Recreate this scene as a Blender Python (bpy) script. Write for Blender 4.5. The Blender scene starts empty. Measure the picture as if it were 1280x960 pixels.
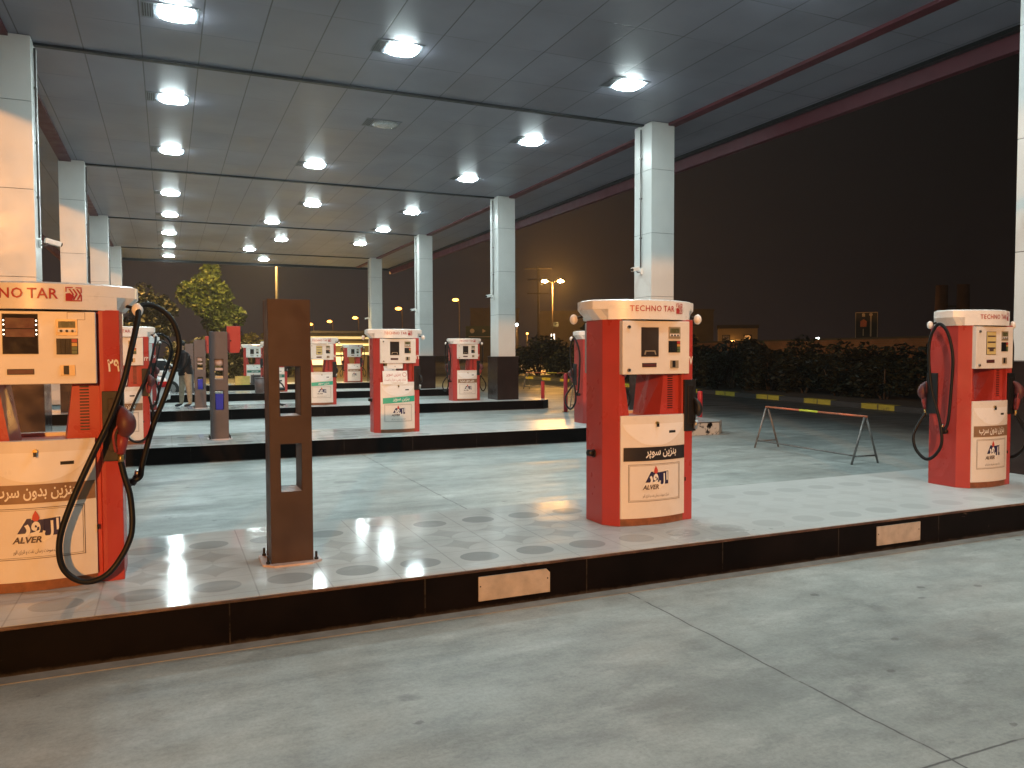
import bpy, bmesh, math, random
from mathutils import Vector, Matrix, Euler
random.seed(11)
R = math.radians
SC = bpy.context.scene
COL = SC.collection

# ------------------------------------------------------------------ materials
def nt(name):
    m = bpy.data.materials.new(name); m.use_nodes = True
    t = m.node_tree
    return m, t, t.nodes['Principled BSDF']

def N(t, typ, **kw):
    n = t.nodes.new(typ)
    for k, v in kw.items():
        if k.startswith('i_'):
            key = k[2:]
            key = int(key) if key.isdigit() else key
            n.inputs[key].default_value = v
        else:
            setattr(n, k, v)
    return n

def ramp(t, src, stops):
    r = N(t, 'ShaderNodeValToRGB')
    el = r.color_ramp.elements
    while len(el) < len(stops): el.new(0.5)
    for e, (p, c) in zip(el, stops):
        e.position = p
        e.color = (c, c, c, 1) if isinstance(c, (int, float)) else (*c, 1)
    t.links.new(src, r.inputs[0])
    return r

def mixc(t, fac, a, b, mode='MIX'):
    n = N(t, 'ShaderNodeMix', data_type='RGBA', blend_type=mode)
    for sock, v in ((n.inputs[0], fac), (n.inputs[6], a), (n.inputs[7], b)):
        if isinstance(v, bpy.types.NodeSocket): t.links.new(v, sock)
        elif isinstance(v, tuple): sock.default_value = (*v, 1) if len(v) == 3 else v
        else: sock.default_value = v
    return n.outputs[2]

def math_(t, op, a, b=None, c=None):
    n = N(t, 'ShaderNodeMath', operation=op)
    for i, v in enumerate((a, b, c)):
        if v is None: continue
        if isinstance(v, bpy.types.NodeSocket): t.links.new(v, n.inputs[i])
        else: n.inputs[i].default_value = v
    return n.outputs[0]

def noise(t, vec, scale, detail=4, rough=.55):
    n = N(t, 'ShaderNodeTexNoise', i_Scale=scale, i_Detail=detail, i_Roughness=rough)
    t.links.new(vec, n.inputs['Vector'])
    return n.outputs[0]

def wpos(t, obj=False):
    if obj:
        return N(t, 'ShaderNodeTexCoord').outputs['Object']
    return N(t, 'ShaderNodeNewGeometry').outputs['Position']

def scaled(t, vec, s):
    n = N(t, 'ShaderNodeMapping'); n.inputs['Scale'].default_value = s
    t.links.new(vec, n.inputs[0]); return n.outputs[0]

def bump(t, b, h, strength=.2, dist=.01):
    n = N(t, 'ShaderNodeBump', i_Strength=strength, i_Distance=dist)
    t.links.new(h, n.inputs['Height']); t.links.new(n.outputs[0], b.inputs['Normal'])

def plain(name, col, rough=.5, metal=0., var=.12, scale=6., spec=.5, dirt=0., dirtcol=(.12, .1, .08), coat=0.):
    m, t, b = nt(name)
    p = wpos(t, True)
    n = noise(t, p, scale, 5)
    r = ramp(t, n, [(.3, 1 - var), (.7, 1 + var * .3)])
    c = mixc(t, 1., col, r.outputs[0], 'MULTIPLY')
    if dirt:
        n2 = noise(t, p, scale * .55, 7, .7)
        d = ramp(t, n2, [(.5, 0.), (.78, dirt)])
        c = mixc(t, d.outputs[0], c, dirtcol)
    t.links.new(c, b.inputs['Base Color'])
    rr = ramp(t, noise(t, p, scale * 1.7, 3), [(.3, max(.02, rough - .07)), (.7, min(1, rough + .1))])
    t.links.new(rr.outputs[0], b.inputs['Roughness'])
    b.inputs['Metallic'].default_value = metal
    b.inputs['Specular IOR Level'].default_value = spec
    b.inputs['Coat Weight'].default_value = coat
    return m

def emis(name, col, s):
    m, t, b = nt(name)
    b.inputs['Base Color'].default_value = (.8, .8, .8, 1)
    b.inputs['Emission Color'].default_value = (*col, 1)
    b.inputs['Emission Strength'].default_value = s
    return m

M = {}
M['red'] = plain('red_paint', (.42, .05, .041), .3, var=.1, scale=3, dirt=.4, dirtcol=(.26, .05, .035))
M['red_dark'] = plain('red_paint_inside', (.46, .042, .03), .38, dirt=.2, dirtcol=(.2, .03, .02))
M['cream'] = plain('cream_paint', (.75, .71, .65), .34, var=.09, scale=3, dirt=.3, dirtcol=(.42, .33, .24))
M['white'] = plain('white_plastic', (.78, .76, .72), .28, var=.06, scale=4, dirt=.1, dirtcol=(.5, .45, .38))
M['swoosh'] = plain('white_swoosh', (.82, .81, .79), .32, var=.05)
M['skirt'] = plain('rusty_skirt', (.26, .10, .045), .55, var=.4, scale=14, dirt=.7, dirtcol=(.05, .025, .015))
M['black'] = plain('black_plastic', (.006, .0055, .0055), .5, var=.3)
M['rubber'] = plain('black_rubber', (.004, .004, .004), .5, var=.25, scale=20, spec=.3)
M['maroon'] = plain('maroon_vinyl', (.10, .022, .022), .5, var=.3, scale=12)
M['nozred'] = plain('red_vinyl', (.25, .03, .026), .45, var=.25, scale=12)
M['steel'] = plain('steel', (.5, .49, .47), .32, 1., var=.3, scale=20)
M['brass'] = plain('brass', (.6, .42, .16), .35, 1., var=.3, scale=30)
M['dkmetal'] = plain('dark_metal', (.035, .03, .028), .4, .7, var=.3, scale=20)
M['textred'] = plain('red_lettering', (.42, .03, .03), .4, var=.1)
M['textwhite'] = plain('white_lettering', (.8, .78, .72), .45, var=.05)
M['textdark'] = plain('dark_lettering', (.09, .06, .05), .5, var=.1)
M['navy'] = plain('navy_print', (.02, .016, .075), .4, var=.1)
M['flame'] = plain('flame_print', (.55, .06, .04), .4, var=.1)
M['band_black'] = plain('black_band', (.022, .015, .013), .4, var=.3, scale=5)
M['band_brown'] = plain('brown_band', (.26, .15, .08), .42, var=.2, scale=6, dirt=.2)
M['band_green'] = plain('green_band', (.03, .42, .27), .4, var=.15)
M['band_teal'] = plain('dark_teal_band', (.02, .16, .12), .4, var=.15)
M['glass'] = plain('screen_glass', (.035, .028, .024), .08, var=.2)
M['olive'] = plain('display_olive', (.10, .10, .045), .25, var=.1)
M['gold'] = plain('gold_bezel', (.45, .36, .24), .4, .5, var=.1)
M['keyorange'] = plain('orange_keys', (.6, .33, .08), .4, var=.1)
M['keygreen'] = plain('green_key', (.1, .14, .06), .4, var=.1)
M['yellowpaper'] = plain('yellow_screen_paper', (.62, .5, .2), .6, var=.12)
M['paper'] = plain('white_paper', (.8, .78, .74), .7, var=.06)
M['post'] = plain('brown_post_paint', (.052, .030, .023), .42, var=.25, scale=4, dirt=.2, dirtcol=(.09, .055, .04))
M['postgrey'] = plain('grey_brown_post_paint', (.105, .085, .085), .42, var=.2, scale=4, dirt=.25, dirtcol=(.16, .13, .12))
M['shelf'] = plain('pale_pink_shelf', (.6, .48, .44), .5, var=.2, scale=14, dirt=.4)
M['blue'] = plain('blue_plastic', (.02, .035, .42), .35, var=.15)
M['towel'] = plain('pinkish_towel', (.55, .42, .38), .8, var=.25, scale=25)
M['orangeplastic'] = plain('tan_plastic', (.6, .42, .22), .5, var=.15)
M['alu'] = plain('bare_plate', (.52, .47, .42), .42, .15, var=.28, scale=9, dirt=.35, dirtcol=(.36, .28, .22))
M['panelwhite'] = plain('white_composite', (.66, .66, .63), .36, var=.08, scale=1.5, dirt=.3, dirtcol=(.5, .48, .43))
M['joint'] = plain('dark_joint', (.05, .05, .05), .7)
M['fixture'] = plain('fixture_rim', (.15, .165, .19), .4, var=.1)
M['cladding'] = plain('dark_brown_cladding', (.06, .04, .035), .16, .55, var=.3, scale=2)
M['claddingrim'] = plain('cladding_rim', (.16, .14, .13), .35, .6)
M['beam'] = plain('dark_seam', (.012, .014, .017), .5)
M['trimred'] = plain('red_trim', (.105, .014, .024), .5, var=.2, scale=2)
M['yellow'] = plain('yellow_plastic', (.62, .45, .12), .5, var=.2)
M['bollard'] = plain('bollard_red', (.55, .035, .05), .35, var=.15)
M['rail'] = plain('barrier_steel', (.24, .22, .205), .45, .5, var=.35, scale=15, dirt=.4)
M['railorange'] = plain('barrier_orange', (.6, .16, .07), .45, var=.3, scale=14)
M['railyellow'] = plain('barrier_yellow', (.75, .68, .04), .4, var=.1)
M['carwhite'] = plain('car_white', (.75, .75, .75), .18, var=.03, coat=.6)
M['carglass'] = plain('car_glass', (.012, .013, .015), .06)
M['taillight'] = plain('tail_light', (.5, .02, .02), .15)
M['wheel'] = plain('tyre_rubber', (.015, .015, .015), .6)
M['hub'] = plain('wheel_hub', (.4, .4, .4), .3, .8)
M['jacket'] = plain('black_jacket', (.011, .011, .013), .7, var=.3, scale=12)
M['trousers'] = plain('beige_trousers', (.42, .37, .27), .8, var=.25, scale=10)
M['skin'] = plain('skin', (.42, .24, .16), .55)
M['hair'] = plain('dark_hair', (.012, .009, .008), .6)
M['shoe'] = plain('dark_shoe', (.018, .018, .03), .5)
M['bark'] = plain('bark', (.10, .075, .05), .9, var=.4, scale=8)
M['polegrey'] = plain('pole_paint', (.16, .13, .10), .5, .3, var=.2)
M['poleyellow'] = plain('yellow_pole_paint', (.65, .45, .05), .5, var=.2)
M['concrete'] = plain('pale_concrete', (.27, .27, .25), .8, var=.3, scale=7, dirt=.4, dirtcol=(.2, .19, .17))
M['darkwall'] = plain('dark_plaster', (.06, .048, .042), .9, var=.3, scale=.6)
M['chimney'] = plain('brown_render', (.16, .085, .055), .9, var=.3, scale=.6)
M['tanwall'] = plain('tan_plaster', (.42, .30, .18), .9, var=.2, scale=.4)
M['signblack'] = plain('sign_black', (.012, .011, .010), .4)
M['signgreen'] = plain('road_sign_green', (.02, .05, .02), .5)
M['kiosk'] = plain('kiosk_yellow', (.22, .15, .06), .6, var=.2, scale=1)

# brick
def brick_mat():
    m, t, b = nt('brown_brick')
    p = wpos(t, True)
    sw = N(t, 'ShaderNodeSeparateXYZ'); t.links.new(p, sw.inputs[0])
    cb = N(t, 'ShaderNodeCombineXYZ'); t.links.new(sw.outputs[1], cb.inputs[0]); t.links.new(sw.outputs[2], cb.inputs[1])
    br = N(t, 'ShaderNodeTexBrick', i_Scale=2.2)
    br.inputs['Color1'].default_value = (.26, .10, .05, 1); br.inputs['Color2'].default_value = (.20, .085, .045, 1)
    br.inputs['Mortar'].default_value = (.2, .15, .11, 1)
    t.links.new(cb.outputs[0], br.inputs[0])
    n = ramp(t, noise(t, p, .5, 6), [(.3, .55), (.7, 1.1)])
    t.links.new(mixc(t, 1., br.outputs[0], n.outputs[0], 'MULTIPLY'), b.inputs['Base Color'])
    b.inputs['Roughness'].default_value = .9
    return m
M['brick'] = brick_mat()

def leaf_mat(name, a, b_):
    m, t, b = nt(name)
    oi = N(t, 'ShaderNodeNewGeometry')
    r = ramp(t, oi.outputs['Random Per Island'], [(0, a), (1, b_)])
    t.links.new(r.outputs[0], b.inputs['Base Color'])
    b.inputs['Roughness'].default_value = .5
    return m
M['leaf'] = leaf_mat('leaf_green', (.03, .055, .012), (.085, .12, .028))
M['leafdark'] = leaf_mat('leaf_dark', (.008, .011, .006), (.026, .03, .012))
M['leaflit'] = leaf_mat('leaf_lit_yellow', (.08, .075, .015), (.16, .13, .025))  # lit copy of the leaf: yellow lamp light put into its colour

# ground: worn concrete under the canopy, darker asphalt past the island ends
def ground_mat():
    m, t, b = nt('worn_concrete')
    p = wpos(t)
    s = N(t, 'ShaderNodeSeparateXYZ'); t.links.new(p, s.inputs[0])
    X, Y = s.outputs[0], s.outputs[1]
    wob = noise(t, p, 3., 4)
    def thr(n, lo, hi, v): return ramp(t, n, [(lo, 0.), (hi, v)]).outputs[0]
    big = ramp(t, noise(t, scaled(t, p, (.3, .5, 1)), 1., 5, .55), [(.34, (.26, .288, .275)), (.5, (.345, .375, .355)), (.66, (.425, .452, .425))])
    c = big.outputs[0]
    # soft tyre lanes along the islands
    lane = ramp(t, noise(t, scaled(t, p, (.08, 1.5, 1)), 1.2, 3, .5), [(.36, .80), (.5, 1.), (.64, 1.10)])
    c = mixc(t, .8, c, lane.outputs[0], 'MULTIPLY')
    # pale scuffs and chalky dust, long thin and broken
    c = mixc(t, thr(noise(t, scaled(t, p, (.6, 1.5, 1)), 1.9, 10, .76), .52, .70, .55), c, (.52, .545, .515))
    c = mixc(t, thr(noise(t, scaled(t, p, (.8, 1.6, 1)), 3.4, 10, .82), .60, .68, .5), c, (.56, .58, .55))
    mott = ramp(t, noise(t, scaled(t, p, (1., 1.5, 1)), 3.1, 8, .74), [(.36, .80), (.5, 1.), (.64, 1.14)])
    c = mixc(t, 1., c, mott.outputs[0], 'MULTIPLY')
    # darker damp or oily clouds
    c = mixc(t, thr(noise(t, scaled(t, p, (.55, .95, 1)), 1.1, 7, .62), .54, .68, .5), c, (.19, .208, .20))
    c = mixc(t, thr(noise(t, p, 5.5, 10, .82), .59, .68, .45), c, (.19, .205, .195))
    # round drips: a few cells of a scattered pattern only
    for sc_, keep, rad, colr, amt in ((.9, .70, .15, (.17, .182, .178), .55), (5., .975, .14, (.10, .10, .095), .6)):
        vo = N(t, 'ShaderNodeTexVoronoi', i_Scale=sc_, i_Randomness=1.)
        vo.voronoi_dimensions = '2D'
        t.links.new(scaled(t, p, (1, 1.3, 1)), vo.inputs['Vector'])
        d_ = math_(t, 'ADD', vo.outputs['Distance'], math_(t, 'MULTIPLY', math_(t, 'SUBTRACT', noise(t, p, sc_ * 4, 6, .7), .5), .34))
        sx_ = N(t, 'ShaderNodeSeparateColor'); t.links.new(vo.outputs['Color'], sx_.inputs[0])
        pick = math_(t, 'GREATER_THAN', sx_.outputs[0], keep)
        rr_ = math_(t, 'MULTIPLY', sx_.outputs[1], rad)
        m_ = ramp(t, math_(t, 'SUBTRACT', d_, rr_), [(.0, amt), (.05, 0.)])
        c = mixc(t, math_(t, 'MULTIPLY', m_.outputs[0], pick), c, colr)
    grit = ramp(t, noise(t, p, 45, 3, .8), [(.35, .88), (.6, 1.06)])
    c = mixc(t, 1., c, grit.outputs[0], 'MULTIPLY')
    # expansion joints (grooves in the slab): lines across and along the lanes
    jx = math_(t, 'ABSOLUTE', math_(t, 'SUBTRACT', math_(t, 'ADD', X, math_(t, 'MULTIPLY', math_(t, 'SUBTRACT', wob, .5), .05)), 2.87))
    jy = math_(t, 'ABSOLUTE', math_(t, 'SUBTRACT', math_(t, 'ADD', Y, math_(t, 'MULTIPLY', math_(t, 'SUBTRACT', wob, .5), .04)), 2.13))
    jy2 = math_(t, 'ABSOLUTE', math_(t, 'SUBTRACT', Y, 9.6))
    broken = ramp(t, noise(t, p, 5., 4), [(.36, 0.), (.46, 1.)])
    fine = ramp(t, math_(t, 'MINIMUM', jx, math_(t, 'MINIMUM', jy, jy2)), [(.003, 1.), (.0075, 0.)])
    joint = math_(t, 'MULTIPLY', fine.outputs[0], broken.outputs[0])
    halo = ramp(t, math_(t, 'MINIMUM', jx, jy), [(.0, .22), (.05, 0.)])
    c = mixc(t, halo.outputs[0], c, (.23, .24, .22))
    c = mixc(t, math_(t, 'MULTIPLY', joint, .85), c, (.03, .03, .028))
    # asphalt
    asp = ramp(t, noise(t, p, .8, 8, .7), [(.3, (.045, .047, .046)), (.7, (.10, .10, .095))])
    e = ramp(t, math_(t, 'ADD', math_(t, 'MULTIPLY', X, .05), math_(t, 'MULTIPLY', noise(t, p, .7, 3), .12)), [(.645, 0.), (.80, 1.)])
    c = mixc(t, e.outputs[0], c, asp.outputs[0])
    e2 = ramp(t, math_(t, 'MULTIPLY', Y, .01), [(.44, 0.), (.47, 1.)])
    c = mixc(t, e2.outputs[0], c, asp.outputs[0])
    t.links.new(c, b.inputs['Base Color'])
    rg = ramp(t, noise(t, scaled(t, p, (.4, 1.6, 1)), 1.7, 6), [(.3, .36), (.7, .66)])
    t.links.new(rg.outputs[0], b.inputs['Roughness'])
    b.inputs['Specular IOR Level'].default_value = .45
    bump(t, b, noise(t, p, 60, 4, .7), .16, .004)
    return m
M['ground'] = ground_mat()

def paving_mat():
    m, t, b = nt('printed_tiles')
    p = wpos(t, True)   # island-local: y from front edge, x along
    s = N(t, 'ShaderNodeSeparateXYZ'); t.links.new(p, s.inputs[0])
    X, Y = s.outputs[0], s.outputs[1]
    u = math_(t, 'SUBTRACT', math_(t, 'FRACT', math_(t, 'DIVIDE', math_(t, 'SUBTRACT', X, .04), .42)), .5)
    v = math_(t, 'SUBTRACT', math_(t, 'FRACT', math_(t, 'DIVIDE', math_(t, 'SUBTRACT', Y, .12), .37)), .5)
    row = math_(t, 'FLOOR', math_(t, 'DIVIDE', math_(t, 'SUBTRACT', Y, .12), .37))
    r2 = math_(t, 'SQRT', math_(t, 'ADD', math_(t, 'MULTIPLY', u, u), math_(t, 'MULTIPLY', v, v)))
    circ = ramp(t, r2, [(.315, 1.), (.33, 0.)])
    au, av = math_(t, 'ABSOLUTE', u), math_(t, 'ABSOLUTE', v)
    ast = ramp(t, math_(t, 'ADD', math_(t, 'POWER', au, .62), math_(t, 'POWER', av, .62)), [(.62, 1.), (.645, 0.)])
    outer = math_(t, 'ADD', math_(t, 'COMPARE', row, 0., .1), math_(t, 'COMPARE', row, 3., .1))
    midr = math_(t, 'ADD', math_(t, 'COMPARE', row, 1., .1), math_(t, 'COMPARE', row, 2., .1))
    edge = math_(t, 'MAXIMUM', au, av)
    seam = ramp(t, edge, [(.486, 0.), (.494, .4)])
    n1 = noise(t, p, 1.6, 7, .65)
    base = ramp(t, n1, [(.3, (.44, .47, .46)), (.7, (.60, .625, .61))])
    c = mixc(t, math_(t, 'MULTIPLY', circ.outputs[0], outer), base.outputs[0], (.34, .365, .36))
    c = mixc(t, math_(t, 'MULTIPLY', math_(t, 'MULTIPLY', ast.outputs[0], midr), .35), c, (.27, .28, .27))
    c = mixc(t, seam.outputs[0], c, (.2, .2, .19))
    wear = ramp(t, noise(t, scaled(t, p, (.5, 1.4, 1)), 1.8, 8, .7), [(.52, 0.), (.8, .55)])
    c = mixc(t, wear.outputs[0], c, (.58, .585, .56))
    pink = ramp(t, noise(t, scaled(t, p, (.6, 3., 1)), 2.2, 5), [(.60, 0.), (.74, .2)])
    c = mixc(t, pink.outputs[0], c, (.42, .27, .25))
    dx = ramp(t, math_(t, 'ADD', math_(t, 'MULTIPLY', X, .1), math_(t, 'MULTIPLY', math_(t, 'SUBTRACT', n1, .5), .25)), [(.24, 0.), (.42, .55)])
    c = mixc(t, dx.outputs[0], c, (.50, .515, .495))
    t.links.new(c, b.inputs['Base Color'])
    rr = ramp(t, noise(t, p, 3.3, 5), [(.35, .05), (.7, .13)])
    rough = mixc(t, dx.outputs[0], rr.outputs[0], (.5, .5, .5))
    rough = mixc(t, wear.outputs[0], rough, (.45, .45, .45))
    t.links.new(rough, b.inputs['Roughness']); b.inputs['Specular IOR Level'].default_value = .09
    bump(t, b, noise(t, p, 5, 2), .02, .01)
    return m
M['paving'] = paving_mat()

def kerb_mat(name, peel):
    m, t, b = nt(name)
    p = wpos(t)
    c = ramp(t, noise(t, p, 2.3, 6), [(.3, (.003, .0024, .0024)), (.75, (.008, .006, .006))]).outputs[0]
    chips = ramp(t, noise(t, scaled(t, p, (1, 1, 2)), 7, 8, .75), [(.66, 0.), (.70, .7)])
    c = mixc(t, chips.outputs[0], c, (.11, .09, .075))
    sj = N(t, 'ShaderNodeSeparateXYZ'); t.links.new(p, sj.inputs[0])
    jf = math_(t, 'ABSOLUTE', math_(t, 'SUBTRACT', math_(t, 'FRACT', math_(t, 'DIVIDE', math_(t, 'SUBTRACT', sj.outputs[0], .87), 1.15)), .5))
    jl = ramp(t, jf, [(.002, .35), (.004, 0.)])
    c = mixc(t, math_(t, 'MULTIPLY', jl.outputs[0], ramp(t, noise(t, p, 9, 5, .7), [(.4, 0.), (.55, 1.)]).outputs[0]), c, (.16, .14, .12))
    low = ramp(t, math_(t, 'ADD', sj.outputs[2], math_(t, 'MULTIPLY', noise(t, p, 6, 8, .75), .07)), [(.035, .5), (.06, 0.)])
    c = mixc(t, low.outputs[0], c, (.10, .09, .08))
    if peel:
        s = N(t, 'ShaderNodeSeparateXYZ'); t.links.new(p, s.inputs[0])
        e = ramp(t, math_(t, 'ADD', math_(t, 'MULTIPLY', s.outputs[0], .1), math_(t, 'MULTIPLY', noise(t, p, 6, 8, .7), .10)), [(.985, 0.), (1.04, 1.)])
        f = ramp(t, noise(t, p, 5, 8, .7), [(.45, 0.), (.49, 1.)])
        c = mixc(t, math_(t, 'MULTIPLY', e.outputs[0], f.outputs[0]), c, (.5, .49, .46))
    t.links.new(c, b.inputs['Base Color'])
    b.inputs['Roughness'].default_value = .38
    b.inputs['Specular IOR Level'].default_value = .05
    return m
M['kerb'] = kerb_mat('black_kerb_paint', False)
M['kerbpeel'] = kerb_mat('peeling_black_kerb_paint', True)

def rust_edge():
    m, t, b = nt('rusty_edge')
    p = wpos(t)
    c = ramp(t, noise(t, scaled(t, p, (1, 4, 4)), 4.5, 9, .75), [(.36, (.02, .014, .012)), (.5, (.08, .042, .028)), (.66, (.22, .16, .12))])
    t.links.new(c.outputs[0], b.inputs['Base Color']); b.inputs['Roughness'].default_value = .6
    return m
M['rust'] = rust_edge()

def ceiling_mat():
    m, t, b = nt('ceiling_panels')
    p = wpos(t)
    s = N(t, 'ShaderNodeSeparateXYZ'); t.links.new(p, s.inputs[0])
    fx = math_(t, 'DIVIDE', math_(t, 'ADD', s.outputs[0], 1.07), .805)
    fy = math_(t, 'DIVIDE', math_(t, 'SUBTRACT', s.outputs[1], 13.65), 1.338)
    ax = math_(t, 'ABSOLUTE', math_(t, 'SUBTRACT', math_(t, 'FRACT', fx), .5))
    ay = math_(t, 'ABSOLUTE', math_(t, 'SUBTRACT', math_(t, 'FRACT', fy), .5))
    gx = ramp(t, math_(t, 'MULTIPLY', math_(t, 'SUBTRACT', .5, ax), .805), [(.006, 1.), (.012, 0.)])
    gy = ramp(t, math_(t, 'MULTIPLY', math_(t, 'SUBTRACT', .5, ay), 1.338), [(.005, 1.), (.010, 0.)])
    ghost = ramp(t, noise(t, p, .55, 3), [(.42, .15), (.6, 1.)])
    g = math_(t, 'MAXIMUM', gx.outputs[0], math_(t, 'MULTIPLY', gy.outputs[0], ghost.outputs[0]))
    cell = N(t, 'ShaderNodeCombineXYZ')
    t.links.new(math_(t, 'FLOOR', fx), cell.inputs[0]); t.links.new(math_(t, 'FLOOR', fy), cell.inputs[1])
    wn = N(t, 'ShaderNodeTexWhiteNoise', noise_dimensions='3D'); t.links.new(cell.outputs[0], wn.inputs['Vector'])
    v = ramp(t, wn.outputs['Value'], [(0, .86), (1, 1.08)])
    n = ramp(t, noise(t, p, .9, 6), [(.3, .85), (.7, 1.1)])
    c = mixc(t, 1., (.21, .218, .272), v.outputs[0], 'MULTIPLY')
    c = mixc(t, 1., c, n.outputs[0], 'MULTIPLY')
    c = mixc(t, math_(t, 'MULTIPLY', g, .8), c, (.012, .013, .015))
    t.links.new(c, b.inputs['Base Color'])
    rr = ramp(t, wn.outputs['Value'], [(0, .34), (1, .46)])
    t.links.new(rr.outputs[0], b.inputs['Roughness'])
    inv = math_(t, 'SUBTRACT', 1., g)
    bump(t, b, math_(t, 'ADD', inv, math_(t, 'MULTIPLY', noise(t, p, .8, 2), .8)), .12, .012)
    return m
M['ceiling'] = ceiling_mat()

def roadkerb_mat():
    m, t, b = nt('yellow_banded_kerb')
    p = wpos(t)
    s = N(t, 'ShaderNodeSeparateXYZ'); t.links.new(p, s.inputs[0])
    f = math_(t, 'FRACT', math_(t, 'DIVIDE', s.outputs[1], 2.6))
    k = ramp(t, f, [(.0, 1.), (.48, 1.), (.5, 0.), (.98, 0.)])
    k2 = ramp(t, noise(t, p, 3, 6, .7), [(.34, .3), (.44, 1.)])
    gap = ramp(t, math_(t, 'ABSOLUTE', math_(t, 'SUBTRACT', f, .24)), [(.008, .2), (.014, 1.)])
    c = mixc(t, math_(t, 'MULTIPLY', math_(t, 'MULTIPLY', k.outputs[0], k2.outputs[0]), gap.outputs[0]), (.045, .042, .04), (.46, .37, .035))
    t.links.new(c, b.inputs['Base Color']); b.inputs['Roughness'].default_value = .7
    return m
M['roadkerb'] = roadkerb_mat()

E_WARM = (1., .5, .14)
M['lamp_cool'] = emis('lit_diffuser', (.82, .99, 1.), 132)
M['lamp_off'] = plain('dead_diffuser', (.45, .47, .48), .2, .3, var=.4, scale=30)
M['sodium'] = emis('sodium_lens', (1., .50, .12), 1800)
M['sodium_glare'] = emis('sodium_lens_glare', (1., .47, .10), 2200)
M['sodium_dim'] = emis('sodium_lens_dim', (1., .5, .12), 70)
M['sodium_strong'] = emis('sodium_lens_near', (1., .66, .22), 2200)
M['sodium_far'] = emis('sodium_lens_far', (1., .40, .06), 9)
M['whitefar'] = emis('white_lamp_far', (.9, 1., 1.), 30)
M['window_lit'] = emis('lit_window', (1., .62, .22), 1.3)
M['window_white'] = emis('lit_white_window', (1., .9, .75), 2.2)
M['kiosk_lit'] = emis('kiosk_light_strip', (1., .66, .2), .9)
M['led'] = emis('screen_led', (1., .85, .65), 6)
M['tail_on'] = emis('tail_light_on', (1., .04, .03), .25)

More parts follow.
